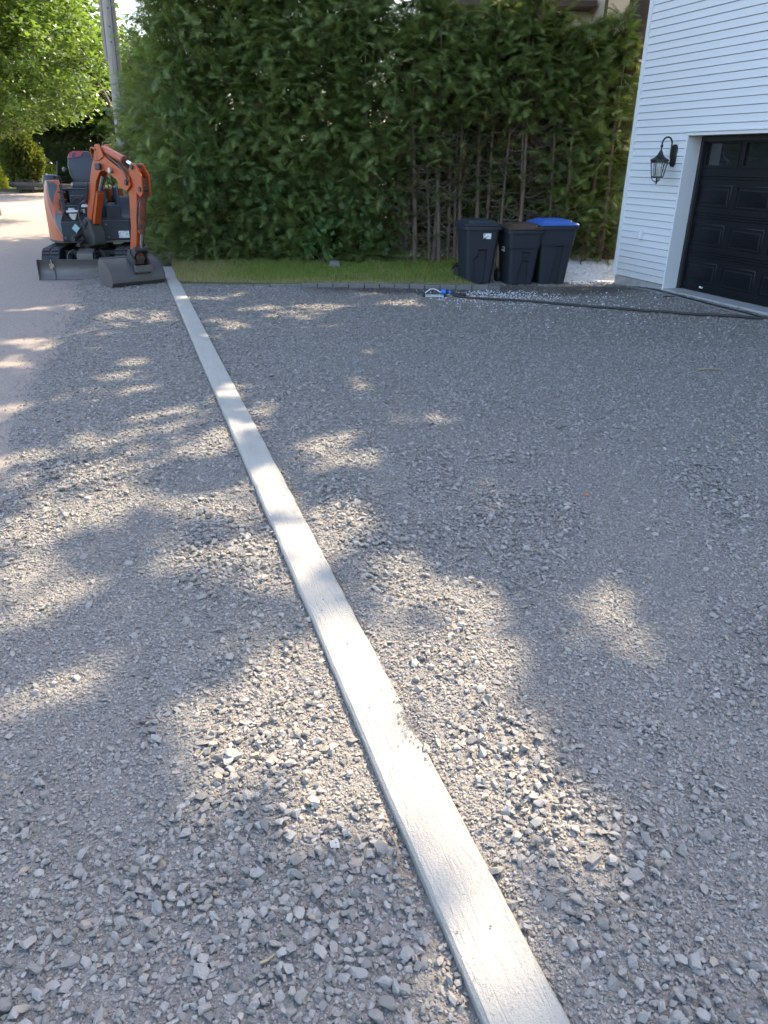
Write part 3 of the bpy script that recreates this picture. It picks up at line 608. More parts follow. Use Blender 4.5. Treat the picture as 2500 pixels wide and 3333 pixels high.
lf = MB().prism([(0, 0), (.03, .012), (.055, .0), (.03, -.014)], 0, .002, 'z').build('fallen_leaf', simple('orange dry leaf', (.45, .13, .03), (.3, .09, .03), 30, .7)); lf.location = (1.24, 4.24, float(gh(1.25, 4.24))+.022); lf.rotation_euler = (.35, .2, .8)
tag(lf, 'small orange dry leaf on the gravel right of the curb', 'leaf')

# ------------------------------------------------------------------ wheeled bins
def wheelie(label, loc, rz, lidmat, style):
    b = thing('wheeled_bin', label, 'bin', loc, rz, 'wheeled bins beside the lawn')
    wb, db, wt, dt, hgt = ((.43, .52, .57, .70, .93), (.42, .50, .56, .68, .89), (.45, .54, .61, .74, .95))[style]
    nf = 34; loops = []
    for iz in range(47):
        f = iz/46; z = .03+(hgt-.03)*f; w = wb+(wt-wb)*f; d = db+(dt-db)*f
        if style and f > .66: w += .022*sstep(.66, .68, f); d += .015*sstep(.66, .68, f)
        rc = .055; lp = []
        for i in range(nf+1):                      # front edge, dense for the moulded grip
            u = -1+2*i/nf; x = u*(w/2-rc); dep = 0
            if style == 0: lw, rw, tp = (.10 if f > .52 else .10+.16*float(sstep(.52, .40, f))), .17, .60
            elif style == 1: lw, rw, tp = (.05 if f > .5 else .05+.14*float(sstep(.5, .1, f))), .20, .60
            else: lw, rw, tp = -.02+.12*float(sstep(.6, .0, f)), .20, .66
            xx = x/(w/2)
            if -lw*2 < xx < rw*2 and f < tp: dep = .035
            if style == 1 and .45 < f < .49 and -.1 < xx < .4: dep = .008
            lp.append((x, -d/2+dep, z))
        def arc(cx_, cy_, a0):
            return [(cx_+rc*math.cos(R(a0+q)), cy_+rc*math.sin(R(a0+q)), z) for q in (22, 45, 68)]
        lp += arc(w/2-rc, -d/2+rc, -90)+[(w/2, -d/2+rc, z), (w/2, d/2-rc, z)]+arc(w/2-rc, d/2-rc, 0)+[(w/2-rc, d/2, z), (-w/2+rc, d/2, z)]+arc(-w/2+rc, d/2-rc, 90)+[(-w/2, d/2-rc, z), (-w/2, -d/2+rc, z)]+arc(-w/2+rc, -d/2+rc, 180)
        loops.append(lp)
    MB().loft(loops).build('body', MAT['bin'], b, smooth=32)
    def rrect(w, d, z, rc=.06, y0=0, dz=0):
        out = []
        for cx_, cy_, a0 in ((w/2-rc, -d/2+rc, -90), (w/2-rc, d/2-rc, 0), (-w/2+rc, d/2-rc, 90), (-w/2+rc, -d/2+rc, 180)):
            out += [(cx_+rc*math.cos(R(a0+q)), y0+cy_+rc*math.sin(R(a0+q)), z+dz*(cy_+rc*math.sin(R(a0+q)))) for q in (0, 30, 60, 90)]
        return out
    W, Dp = wt+.05, dt+.05
    MB().loft([rrect(W-.02, Dp-.02, hgt-.045), rrect(W+.012, Dp+.012, hgt-.042), rrect(W+.016, Dp+.016, hgt+.005), rrect(W-.01, Dp-.01, hgt+.012)]).build('rim', MAT['bin'] if style else lidmat, b, smooth=40)
    lid = MB().loft([rrect(W+.012, Dp+.03, hgt+.013), rrect(W+.016, Dp+.035, hgt+.035), rrect(W-.03, Dp-.02, hgt+.052), rrect(W-.16, Dp-.16, hgt+.060, .05), rrect(W-.19, Dp-.20, hgt+.088, .05), rrect(W-.25, Dp-.27, hgt+.096, .05)]).build('lid', lidmat, b, smooth=35)
    for sx in (-1, 1): MB().box(sx*(W/2-.10)-.03, sx*(W/2-.10)+.03, Dp/2-.02, Dp/2+.07, hgt-.03, hgt+.05).build('lid_hinge', lidmat, lid, bevel=.012)
    MB().tube([(-W/2+.12, Dp/2+.05, hgt-.01), (W/2-.12, Dp/2+.05, hgt-.01)], .016, 10).build('handle', MAT['bin'], b, smooth=50)
    for sx in (-1, 1):
        wh = MB().cyl((sx*(wb/2+.01), db/2+.02, .115), (sx*(wb/2+.065), db/2+.02, .115), .115, 22).build('wheel', MAT['rubber'], b, bevel=.012)
        MB().cyl((sx*(wb/2+.06), db/2+.02, .115), (sx*(wb/2+.071), db/2+.02, .115), .06, 16).build('hub', MAT['bin'], wh)
    MB().tube([(-wb/2, db/2+.02, .115), (wb/2, db/2+.02, .115)], .011, 8).build('axle', MAT['black_steel'], b)
    return b, wt, dt, hgt
gz = lambda x, y: float(gh(x, y))-.006
b1, w_, d_, h_ = wheelie('wheelie bin with slate grey lid and torn white sticker, nearest the lawn', (1.50, 13.32, gz(1.5, 13.32)), R(10), MAT['bin_grey'], 0)
MB().box(.005, .135, -.344, -.3405, .745, .83).build('sticker', MAT['torn'], b1, label='torn white sticker').rotation_euler = (.0, 0, 0)
b2, *_ = wheelie('wheelie bin with brown lid standing between the other two bins', (2.20, 13.27, gz(2.2, 13.27)), R(11), MAT['bin_brown'], 1)
b3, *_ = wheelie('wheelie bin with bright blue lid, nearest the garage', (2.76, 13.42, gz(2.76, 13.42)), R(8), MAT['bin_blue'], 2)
def letters(txt, parent, loc, rot, size, mat):
    c = bpy.data.curves.new('lettering', 'FONT'); c.body = txt; c.size = size; c.extrude = .001
    tmp = bpy.data.objects.new('lettering', c); me = bpy.data.meshes.new_from_object(tmp); me.name = 'lettering'; me.materials.clear()
    o = link('lettering', me, mat, parent); o.location = loc; o.rotation_euler = rot; return o
letters('LS', b3, (-.306, -.02, .62), (R(90), 0, R(-90)), .075, MAT['label_white'])
letters('1710', b2, (-.281, .02, .58), (R(90), 0, R(-90)), .065, MAT['label_white'])
MB().box(-.277, -.2745, -.1, .06, .545, .572).build('sticker', MAT['label_white'], b2)

# ------------------------------------------------------------------ mini excavator
EO = Vector((-5.33, 14.36, 0)); EB = R(10)
ex = thing('mini_excavator', 'orange and slate blue mini excavator with open seat and lowered bucket', 'excavator', EO, EB)
inv = (Matrix.Translation(EO) @ Matrix.Rotation(EB, 4, 'Z')).inverted()
UP = Matrix.Rotation(R(14), 4, 'Z')
cc_ = R(44); Bm = Matrix(((math.sin(cc_), math.cos(cc_), 0, -5.0), (-math.cos(cc_), math.sin(cc_), 0, 13.55), (0, 0, 1, 0), (0, 0, 0, 1))); BM = inv @ Bm
# tracks
for sx in (-1, 1):
    prof = []
    for a in np.linspace(90, 270, 9): prof.append((-.74+.21*math.cos(R(a)), .23+.21*math.sin(R(a))))
    for a in np.linspace(-90, 90, 9): prof.append((.74+.21*math.cos(R(a)), .23+.21*math.sin(R(a))))
    x0, x1 = (sx*.6-.15, sx*.6+.15)
    tr = MB().prism(prof, x0, x1, 'x').build('track', MAT['rubber'], ex, bevel=.012)
    peri = []
    for (ya, za), (yb, zb2) in zip(prof, prof[1:]+prof[:1]):
        n = max(1, int(math.hypot(yb-ya, zb2-za)/.085))
        for k in range(n): peri.append((ya+(yb-ya)*k/n, za+(zb2-za)*k/n, math.atan2(zb2-za, yb-ya)))
    mb = MB()
    for (yy, zz_, a) in peri:
        nx_, nz_ = math.sin(a), -math.cos(a); mb.xf = Matrix.Translation((0, yy-.0*nx_, zz_)) @ Matrix.Rotation(a, 4, 'X')
        mb.box(x0+.008, sx*.6-.012, -.022, .022, -.018, .022).box(sx*.6+.012, x1-.008, -.022, .022, -.018, .022)
    mb.build('track_lugs', MAT['rubber'], tr, bevel=.004)
    for yy in (-.74, -.35, 0, .35, .74):
        MB().cyl((sx*.72, yy, .23 if abs(yy) > .5 else .13), (sx*.765, yy, .23 if abs(yy) > .5 else .13), .16 if abs(yy) > .5 else .07, 16).build('track_wheel', MAT['black_steel'], tr, bevel=.01)
MB().box(-.45, .45, -.55, .55, .20, .40).box(-.16, .16, -1.0, -.5, .22, .36).lathe([(.30, .40), (.30, .54)], (0, 0, 0), 24).build('undercarriage_frame', MAT['black_steel'], ex, bevel=.02)
MB().prism([(-.86, .46), (-.86, .30), (-1.14, .16), (-1.14, .40)], -.13, .13, 'x').build('cover_plate', MAT['steel'], ex, bevel=.008)
for sx in (-1, 1):
    MB().prism([(-.45, .36), (-.45, .20), (-1.2, .08), (-1.2, .22)], sx*.33-.04, sx*.33+.04, 'x').build('blade_arm', MAT['black_steel'], ex, bevel=.01)
    MB().tube(smooth_path([(sx*.16, -.75, .42), (sx*.22, -.9, .44), (sx*.30, -1.0, .36), (sx*.28, -1.15, .22)], 5), .014, 6).build('hydraulic_hose', MAT['hose'], ex, smooth=60)
prof = [(-1.22, .32), (-1.245, .325), (-1.21, .25), (-1.20, .16), (-1.22, .07), (-1.285, .005), (-1.255, .0), (-1.19, .06), (-1.17, .16), (-1.18, .25)]
bl = MB().prism(prof, -.75, .77, 'x').build('dozer_blade', MAT['steel'], ex, bevel=.006)
MB().box(-.753, -.742, -1.30, -1.15, .0, .325).build('blade_end', MAT['steel'], bl, bevel=.003)
MB().tube([(-.52, -1.235, .32), (-.515, -1.22, .25), (-.50, -1.225, .16), (-.49, -1.235, .07), (-.485, -1.29, .012)], .006, 6).build('black_cord', MAT['rubber'], bl)
kn = MB()
for k in range(9):
    a = rng.uniform(0, 6.28); kn.tube(smooth_path([(-.53, -1.235, .24), (-.53+.03*math.cos(a), -1.265, .235+.03*math.sin(a)), (-.53+.045*math.cos(a+1.4), -1.25, .215+.045*math.sin(a+1.4))], 3), .009, 5)
kn.tube([(-.53, -1.26, .33), (-.53, -1.235, .25)], .008, 6).build('knotted_rope', MAT['rope'], bl, smooth=60, label='frayed pale rope knotted on the blade')
# upper structure plan outline (x right, y back)
def plan(off=0):
    pts = [(-.56, -.66), (-.64, -.56), (-.71, -.34), (-.755, -.05), (-.75, .25), (-.66, .50), (-.48, .69), (-.2, .79), (.2, .79), (.48, .69), (.66, .50), (.74, .25), (.74, -.05), (.68, -.34), (.60, -.6), (.56, -.66)]
    return [(x*(1-off), y*(1-off)) for x, y in pts]
MB(UP).prism(plan(), .53, .575, 'z').build('turntable_skirt', MAT['black_steel'], ex, bevel=.015)
def side_paint():
    t = NT('side panel paint split'); c = t.coord('Object'); s = t.new('SeparateXYZ'); t.l(c, s.inputs[0])
    yl = t.math('ADD', t.math('MULTIPLY', s.outputs[1], math.cos(R(14))), t.math('MULTIPLY', s.outputs[0], -math.sin(R(14))))
    edge = t.math('ADD', .66, t.math('MULTIPLY', t.math('ADD', yl, .66), 1.55))
    d = t.math('SUBTRACT', edge, s.outputs[2])
    f = t.math('GREATER_THAN', d, 0.0); sl_ = t.math('MULTIPLY', t.math('GREATER_THAN', d, .05), t.math('LESS_THAN', d, .075))
    nz = t.noise(c, 4, 6); org = t.mix(nz, (.36, .075, .018), (.30, .06, .016)); gr = t.mix(nz, (.05, .06, .06), (.036, .044, .046))
    col = t.mix(t.math('SUBTRACT', f, sl_, clamp=True), gr, org); col = t.mix(t.ramp(t.noise(c, 5, 8, .7), [(.56, (0, 0, 0)), (.8, (.8, .8, .8))]), col, (.12, .10, .085))
    t.set(Base_Color=col, Roughness=.42); return t.m
MAT['side'] = side_paint()
def body_side(idx, topz, name, mat, lean=.10):
    P = plan(); loops = []
    pts = [P[i % len(P)] for i in idx]
    fine = []
    for a, b in zip(pts, pts[1:]):
        for k in range(3): fine.append((a[0]+(b[0]-a[0])*k/3, a[1]+(b[1]-a[1])*k/3))
    fine.append(pts[-1]); v, f = [], []; lv = 11; n = len(fine)
    for j in range(lv):
        q = j/(lv-1)
        for i, (x, y) in enumerate(fine):
            tz = topz(x, y); zz_ = .57+(tz-.57)*q; sh = lean*max(0, (q-.55)/.45)**2
            v.append((x*(1-sh), y*(1-sh*.8)+lean*.7*max(0, (.15-y))*q*q, zz_))
    for i, (x, y) in enumerate(fine): v.append((x*.62, y*.62, topz(x, y)+.01))
    for i, (x, y) in enumerate(fine): v.append((x*.62, y*.62, .57))
    for j in range(lv+1):
        for i in range(n-1): f.append((j*n+i, j*n+i+1, (j+1)*n+i+1, (j+1)*n+i))
    for e in (0, n-1): f.append(tuple(j*n+e for j in range(lv+2)))
    return MB(UP).add(v, f).build(name, mat, ex, smooth=40)
body_side([0, 1, 2, 3, 4, 5], lambda x, y: .98+.53*float(sstep(-.60, -.12, y)), 'side_panel', MAT['side'])
body_side([5, 6, 7, 8, 9, 10], lambda x, y: 1.36, 'counterweight', MAT['side'], .06)
body_side([10, 11, 12, 13, 14], lambda x, y: .90+.34*float(sstep(-.3, .25, y)), 'right_panel', MAT['navy'], .06)
MB(UP).box(-.42, .45, -.08, .62, .57, 1.14).build('engine_housing', MAT['navy'], ex, bevel=.03)
MB(UP).box(-.56, .56, -.62, -.08, .575, .885).build('floor', MAT['black_steel'], ex, bevel=.01)
lp_ = MB(UP).prism([(-.56, .57), (-.21, .57), (-.21, .62), (-.29, .68), (-.29, .74), (-.19, .79), (-.17, .88), (-.56, .88)], -.672, -.63, 'y').build('front_panel', MAT['navy'], ex, bevel=.012)
rp_ = MB(UP).prism([(.12, .57), (.57, .57), (.57, .89), (.10, .89)], -.672, -.63, 'y').build('front_panel', MAT['navy'], ex, bevel=.012)
MB(UP).box(.05, .60, -.675, -.62, .53, .565).build('bumper_strip', MAT['steel'], ex, bevel=.008)
MB(UP).prism([(-.33, .70), (-.265, .775), (-.33, .85), (-.395, .775)], -.6765, -.6735, 'y').build('diamond_sticker', MAT['teal'], lp_, label='pale teal diamond sticker')
def warnlabel():
    t = NT('printed white label'); c = t.coord('Object', (38, 38, 60)); f = t.ramp(t.noise(c, 1, 2), [(.52, (0, 0, 0)), (.58, (1, 1, 1))]); t.set(Base_Color=t.mix(t.math('MULTIPLY', f, .55), (.62, .62, .62), (.12, .1, .1)), Roughness=.5); return t.m
MB(UP).box(.36, .535, -.6765, -.6735, .605, .72).build('white_label', warnlabel(), rp_, label='white printed plate')
for (x, z) in ((.165, .83), (.19, .62), (-.235, .83), (-.515, .62)):
    MB(UP).cyl((x, -.685, z), (x, -.668, z), .019, 12).build('bolt', MAT['steel'], rp_ if x > 0 else lp_, bevel=.003)
MB(UP).cyl((.235, -.6785, .775), (.235, -.671, .775), .043, 18).build('round_emblem', MAT['rubber'], rp_)
for k in range(3): MB(UP).box(.205, .265, -.681, -.678, .752+k*.02, .76+k*.02).build('emblem_bar', MAT['navy'], rp_)
# second tier: footwell front with vents
fwl = MB(UP).box(-.46, .10, -.47, -.43, .87, 1.13).box(.22, .47, -.47, -.43, .87, 1.13).build('footwell_panel', MAT['navy'], ex, bevel=.012)
for k in range(4): MB(UP).box(-.19, -.13, -.474, -.468, .985+k*.022, .997+k*.022).build('vent_slot', MAT['label_white'] if k else MAT['rubber'], fwl)
for k in range(4): MB(UP).box(.28, .37, -.474, -.468, .92+k*.018, .928+k*.018).build('vent_slot', MAT['rubber'], fwl)
MB(UP).box(-.20, -.06, -.474, -.468, 1.10, 1.145).build('white_plate', MAT['label_white'], fwl)
MB(UP).prism([(-.47, .88), (-.40, .88), (-.08, 1.40), (-.08, 1.14), (-.43, 1.14)], .42, .47, 'x').build('right_fender', MAT['navy'], ex, bevel=.01)
MB(UP).box(-.46, .47, -.43, -.06, .88, .90).build('floor_mat', MAT['rubber'], ex)
for x in (-.2, .02): MB(UP).prism([(-.30, .90), (-.26, .90), (-.22, 1.06), (-.26, 1.07)], x-.05, x+.05, 'x').build('pedal', MAT['rubber'], ex, bevel=.006)
MB(UP).box(-.34, -.1, -.30, -.26, 1.0, 1.28).box(-.06, .14, -.28, -.24, 1.02, 1.26).build('control_box', MAT['navy'], ex, bevel=.02)
# seat
sb = MB(UP).box(-.34, .30, -.05, .5, 1.14, 1.38).build('seat_base', MAT['vinyl'], ex, bevel=.03)
seat = MB(UP).loft([[(x, y, z) for x, y in ((-.24*s, -.12*s+.14), (.24*s, -.12*s+.14), (.25*s, .30*s+.14), (-.25*s, .30*s+.14))] for z, s in ((1.37, .9), (1.40, 1.02), (1.44, 1.03), (1.475, .93))]).build('seat_cushion', MAT['vinyl'], ex, bevel=.035, seg=3)
bk = []
for z, w, y, th in ((1.45, .17, .40, .05), (1.52, .215, .41, .065), (1.62, .245, .43, .07), (1.74, .255, .455, .065), (1.86, .235, .48, .06), (1.94, .19, .50, .05), (1.975, .12, .505, .03)):
    bk.append([(-w, y-th*.6, z), (-w*.6, y-th, z), (0, y-th*.75, z), (w*.6, y-th, z), (w, y-th*.6, z), (w, y+th*.5, z), (0, y+th*.8, z), (-w, y+th*.5, z)])
bkr = MB(UP).loft(bk).build('backrest', MAT['vinyl'], ex, bevel=.014, smooth=60)
MB(UP).loft([[(-w, y-th*.6-.006, z), (-w*.55+d, y-th-.007, z), (-w*.55+d, y-th*.8, z), (-w-.004, y+th*.5, z)] for z, w, y, th, d in ((1.865, .236, .48, .06, -.05), (1.89, .226, .488, .058, .10), (1.94, .192, .50, .052, .13), (1.978, .13, .505, .036, .10))]).build('red_patch', MAT['red'], bkr, smooth=50, label='torn red patch at the top corner of the backrest')
for sx in (-1, 1):
    ar = MB(UP).tube([(sx*.34, .42, 1.66), (sx*.34, .25, 1.69), (sx*.33, .02, 1.69)], [.02, .03, .026], 8).build('armrest', MAT['vinyl'], ex, smooth=60)
    if sx > 0:
        for dx in (0, .07): MB(UP).tube([(.27+dx, .03, 1.68), (.285+dx, .0, 1.36)], .011, 8).build('armrest_rod', MAT['navy'], ar)
# left console with bellows and lever
co = MB(UP).box(-.58, -.40, -.10, .42, 1.12, 1.47, .02, .05).build('left_console', MAT['navy'], ex, bevel=.03)
for k in range(4): MB(UP).lathe([(.065-.01*k, 1.46+.032*k), (.07-.01*k, 1.475+.032*k), (.055-.01*k, 1.49+.032*k)], (-.46, .06, 0), 12).build('lever_boot', MAT['rubber'], co, smooth=60)
MB(UP).tube([(-.46, .06, 1.57), (-.455, .055, 1.66), (-.445, .045, 1.72), (-.435, .035, 1.80)], [.012, .02, .024, .02], 8).build('joystick', MAT['rubber'], co, smooth=60)
MB(UP).tube([(.42, .06, 1.20), (.43, .05, 1.60), (.43, .04, 1.70)], [.014, .014, .022], 8).build('right_lever', MAT['rubber'], ex, smooth=60)
MB(UP).lathe([(.02, 1.60), (.13, 1.585), (.15, 1.52), (.15, 1.40)], (-.57, .22, 0), 16).build('filler_cover', MAT['navy'], ex, smooth=50)
# guard post, rail, coupler, brackets
MB(UP).box(-.49, -.435, -.52, -.47, .88, 1.46).build('guard_post', MAT['navy'], ex, bevel=.008)
for z in (1.22, 1.34): MB(UP).box(-.53, -.40, -.535, -.46, z-.012, z+.012).build('post_clamp', MAT['black_steel'], ex, bevel=.004)
MB(UP).tube([(-.47, -.45, 1.38), (-.30, -.45, 1.385), (.24, -.45, 1.38)], .018, 10).build('hand_rail', MAT['navy'], ex, smooth=60)
MB(UP).tube([(.46, -.1, 1.42), (.46, -.36, 1.40), (.45, -.46, 1.25), (.45, -.47, 1.0)], .016, 8).build('hand_rail', MAT['navy'], ex, smooth=60)
cp = MB(UP).cyl((-.44, -.56, 1.03), (-.23, -.56, 1.03), .028, 12).build('quick_coupler', MAT['silver'], ex, bevel=.004)
MB(UP).prism([(-.40, 1.09), (-.30, 1.09), (-.27, 1.0), (-.31, .90), (-.36, .90), (-.40, .97)], -.55, -.535, 'y').build('bracket', MAT['silver'], cp, bevel=.005)
MB(UP).cyl((-.485, -.56, 1.03), (-.44, -.56, 1.03), .036, 12).cyl((-.23, -.56, 1.03), (-.17, -.56, 1.03), .034, 12).build('coupler_end', MAT['rubber'], cp, bevel=.004)
for k in range(5):
    x = -.3+.1*k; MB(UP).tube(smooth_path([(x, -.40, 1.16), (x+.06, -.44, 1.24+.02*k), (x+.16, -.46, 1.20), (.08, -.62, 1.0+.03*k)], 5), .011, 6).build('hydraulic_hose', MAT['hose'], ex, smooth=60)
# swing bracket and boom, in the boom plane (x forward, y across, z up)
MB(BM).prism([(-.55, .48), (-.15, .46), (.12, .52), (.14, .68), (.02, .92), (-.14, .97), (-.20, .84), (-.5, .80)], -.115, .115, 'y').build('swing_bracket', MAT['black_steel'], ex, bevel=.03)
MB(BM).cyl((-.28, 0, .44), (-.28, 0, .90), .09, 16).cyl((-.07, -.15, .88), (-.07, .15, .88), .05, 14).build('swing_pin', MAT['black_steel'], ex, bevel=.008)
MB(BM).tube([(-.32, -.16, .66), (-.05, -.40, .63)], .045, 10).tube([(-.28, -.12, .56), (-.0, -.34, .53)], .03, 10).build('swing_cylinder', MAT['black_steel'], ex, smooth=60)
outer = [(-.16, .86), (-.04, 1.12), (.10, 1.36), (.25, 1.62), (.38, 1.80), (.52, 1.92), (.62, 2.03), (.72, 2.045), (.80, 1.93), (1.0, 1.84), (1.32, 1.735), (1.52, 1.66), (1.60, 1.58)]
inner = [(1.58, 1.51), (1.48, 1.475), (1.25, 1.535), (.98, 1.635), (.80, 1.69), (.62, 1.67), (.45, 1.54), (.25, 1.22), (.05, .93), (-.05, .82), (-.11, .82)]
bo = MB(BM).prism(outer+inner, -.07, .07, 'y').build('boom', MAT['orange'], ex, bevel=.012)
for sy in (-1, 1):
    MB(BM).prism([(.48, 1.84), (.60, 2.07), (.76, 2.07), (.86, 1.90), (.70, 1.84)], sy*.078-.010, sy*.078+.010, 'y').build('cylinder_ear', MAT['orange'], bo, bevel=.006)
    MB(BM).prism([(1.20, 1.60), (1.45, 1.68), (1.64, 1.62), (1.66, 1.50), (1.52, 1.42), (1.30, 1.46)], sy*.082-.011, sy*.082+.011, 'y').build('boom_tip_plate', MAT['orange'], bo, bevel=.006)
MB(BM).cyl((1.56, -.125, 1.545), (1.56, .125, 1.545), .042, 14).build('pivot_pin', MAT['black_steel'], bo, bevel=.005)
MB(BM).cyl((1.05, -.118, 1.70), (1.05, -.08, 1.70), .042, 14).build('hose_port', MAT['silver'], bo, bevel=.006)
MB(BM).box(.56, .74, -.125, -.085, 1.70, 1.80).build('work_light', MAT['rubber'], bo, bevel=.02)
MB(BM).tube([(-.0, 0, .93), (.34, 0, 1.36)], .062, 14).build('boom_cylinder', MAT['orange_dirty'], ex, smooth=50)
MB(BM).box(.10, .32, -.05, .05, 1.0, 1.0001).build('rod_shadow_plate', MAT['orange_dirty'], ex) if False else None
MB(BM).prism([(.03, .86), (.12, .86), (.40, 1.34), (.33, 1.40)], -.055, .055, 'y').build('cylinder_guard', MAT['orange'], ex, bevel=.008)
MB(BM).tube([(.34, 0, 1.36), (.56, 0, 1.62)], .03, 12).build('cylinder_rod', MAT['chrome'], ex, smooth=50)
MB(BM).tube([(.70, 0, 2.0), (.80, 0, 1.985), (1.40, 0, 1.845)], [.052, .06, .06], 16).build('arm_cylinder', MAT['orange'], ex, smooth=40)
MB(BM).tube([(1.38, 0, 1.85), (1.42, 0, 1.84)], .068, 16).build('cylinder_gland', MAT['orange_dirty'], ex, smooth=40)
MB(BM).tube([(1.40, 0, 1.845), (1.74, 0, 1.76)], .028, 12).build('cylinder_rod', MAT['chrome'], ex, smooth=50)
for k in range(3): MB(BM).tube(smooth_path([(.78, -.03+.04*k, 1.94), (1.02, -.05+.05*k, 1.87), (1.35, -.06+.06*k, 1.755+.015*k), (1.55, -.10+.07*k, 1.66), (1.62, -.10+.07*k, 1.56)], 5), .013, 6).build('hydraulic_hose', MAT['hose'] if k != 1 else MAT['orange_dirty'], bo, smooth=60)
MB(BM).tube(smooth_path([(.46, -.08, 1.86), (.46, -.10, 1.97), (.52, -.10, 2.02), (.62, -.09, 1.99)], 5), .015, 8).build('pipe_loop', MAT['orange'], bo, smooth=60)
for k in range(2): MB(BM).tube(smooth_path([(-.1, -.12-.02*k, .78), (-.22, -.16, .95), (-.2+.05*k, -.13, 1.15), (.0+.05*k, -.10, 1.25), (.16, -.095, 1.50)], 5), .013, 6).build('hydraulic_hose', MAT['hose'], bo, smooth=60)
# dipper arm
aprof = [(1.68, 1.79), (1.77, 1.79), (1.82, 1.70), (1.75, 1.30), (1.58, .70), (1.48, .50), (1.40, .48), (1.32, .56), (1.44, .90), (1.50, 1.30), (1.52, 1.52), (1.58, 1.66)]
am = MB(BM).prism(aprof, -.06, .06, 'y').build('dipper_arm', MAT['orange'], ex, bevel=.012)
for sy in (-1, 1): MB(BM).prism([(1.62, 1.72), (1.72, 1.82), (1.86, 1.80), (2.0, 1.64), (1.98, 1.40), (1.90, 1.34), (1.80, 1.40), (1.70, 1.58)], sy*.062-.011, sy*.062+.011, 'y').build('arm_cheek', MAT['orange'], am, bevel=.006)
MB(BM).cyl((1.76, -.10, 1.76), (1.76, .10, 1.76), .035, 12).cyl((1.92, -.09, 1.46), (1.92, .09, 1.46), .035, 12).build('arm_pin', MAT['black_steel'], am, bevel=.004)
MB(BM).prism([(1.84, 1.62), (1.93, 1.60), (1.93, 1.38), (1.84, 1.38)], -.052, .052, 'y').build('cylinder_head', MAT['orange_dirty'], ex, bevel=.01)
MB(BM).tube([(1.90, 0, 1.44), (1.80, 0, 1.22), (1.66, 0, .82)], .055, 14).build('bucket_cylinder', MAT['orange_dirty'], ex, smooth=50)
MB(BM).tube([(1.68, 0, .86), (1.58, 0, .58)], .026, 12).build('cylinder_rod', MAT['chrome'], ex, smooth=50)
MB(BM).tube(smooth_path([(1.90, -.08, 1.36), (1.84, -.11, 1.2), (1.76, -.10, 1.0), (1.70, -.07, .88)], 5), .012, 6).build('hydraulic_hose', MAT['hose'], am, smooth=60)
# linkage and bucket
lk = MB(BM)
for sy in (-1, 1): lk.prism([(1.54, .62), (1.62, .60), (1.62, .54), (1.42, .36), (1.36, .36), (1.34, .42)], sy*.095-.014, sy*.095+.014, 'y')
lk.cyl((1.40, -.13, .52), (1.40, .13, .52), .042, 14).cyl((1.58, -.12, .575), (1.58, .12, .575), .036, 14).build('bucket_link', MAT['black_steel'], ex, bevel=.006)
MB(BM).prism([(1.34, .56), (1.46, .58), (1.54, .44), (1.50, .34), (1.36, .34)], -.07, .07, 'y').build('coupler_casting', MAT['orange_dirty'], ex, bevel=.012)
bu0, bu1 = -.52, .37
shell_o = [(1.14, .40), (1.20, .425), (1.34, .385), (1.47, .30), (1.55, .19), (1.555, .09), (1.49, .02), (1.36, -.005), (1.20, .0)]
shell_i = [(1.20, .012), (1.36, .008), (1.48, .032), (1.54, .095), (1.535, .185), (1.46, .288), (1.335, .370), (1.20, .410), (1.14, .388)]
bkt = MB(BM).prism(shell_o+shell_i, bu0, bu1, 'y').build('bucket', MAT['bucket'], ex, bevel=.004)
for u in (bu0-.012, bu1): MB(BM).prism([(1.12, .395), (1.20, .432), (1.345, .392), (1.478, .306), (1.56, .193), (1.565, .088), (1.495, .012), (1.36, -.012), (1.16, -.006), (1.10, .2)], u, u+.012, 'y').build('bucket_side', MAT['bucket'], bkt, bevel=.003)
MB(BM).box(1.10, 1.24, bu0, bu1, -.012, .0).build('cutting_edge', MAT['steel'], bkt)
MB(BM).tube([(1.18, bu0, .425), (1.18, bu1, .425)], .022, 8).build('lip_tube', MAT['bucket'], bkt, smooth=60)
MB(BM).tube([(1.498, bu0+.1, .012), (1.498, bu1-.08, .012)], .006, 6).build('weld_seam', MAT['steel'], bkt)
for sy in (-1, 1): MB(BM).prism([(1.28, .37), (1.34, .50), (1.44, .52), (1.57, .40), (1.555, .20), (1.46, .28)], sy*.12-.016, sy*.12+.016, 'y').build('bucket_ear', MAT['black_steel'], bkt, bevel=.006)
MB(BM).box(1.45, 1.60, -.135, .135, .22, .31).box(1.56, 1.615, -.15, .15, .235, .335).build('hook_block', MAT['steel'], bkt, bevel=.012)

# ------------------------------------------------------------------ beige house behind the hedge
ho = thing('beige_house', 'beige sided house with brown eaves half hidden behind the cedars', 'house', (4.58, 19.0, 0))
def hplank(w, e=.13):
    p = MB().prism([(-.006, 0), (-.016, .002), (-.004, e+.004), (.02, e+.004), (.02, 0)], 0, w, 'x'); me = bpy.data.meshes.new('siding_plank'); me.from_pydata(p.v, [], p.f)
    bm = bmesh.new(); bm.from_mesh(me); bmesh.ops.recalc_face_normals(bm, faces=bm.faces); bm.to_mesh(me); bm.free(); me.materials.append(MAT['beige']); return me
MB().box(0, 5.5, .021, 6, -.1, 5.9).box(-3.4, 0, 1.221, 6, -.1, 5.02).build('wall', MAT['beige'], ho)
pa, pb = hplank(5.5), hplank(3.38)
for k in range(44):
    o = link('siding_plank', pa, None, ho); o.location = (0, 0, .2+k*.13)
    if k < 36: o = link('siding_plank', pb, None, ho); o.location = (-3.4, 1.2, .2+k*.13)
MB().box(-.03, .03, -.03, .02, 0, 5.9).build('corner_trim', MAT['brown_trim'], ho)
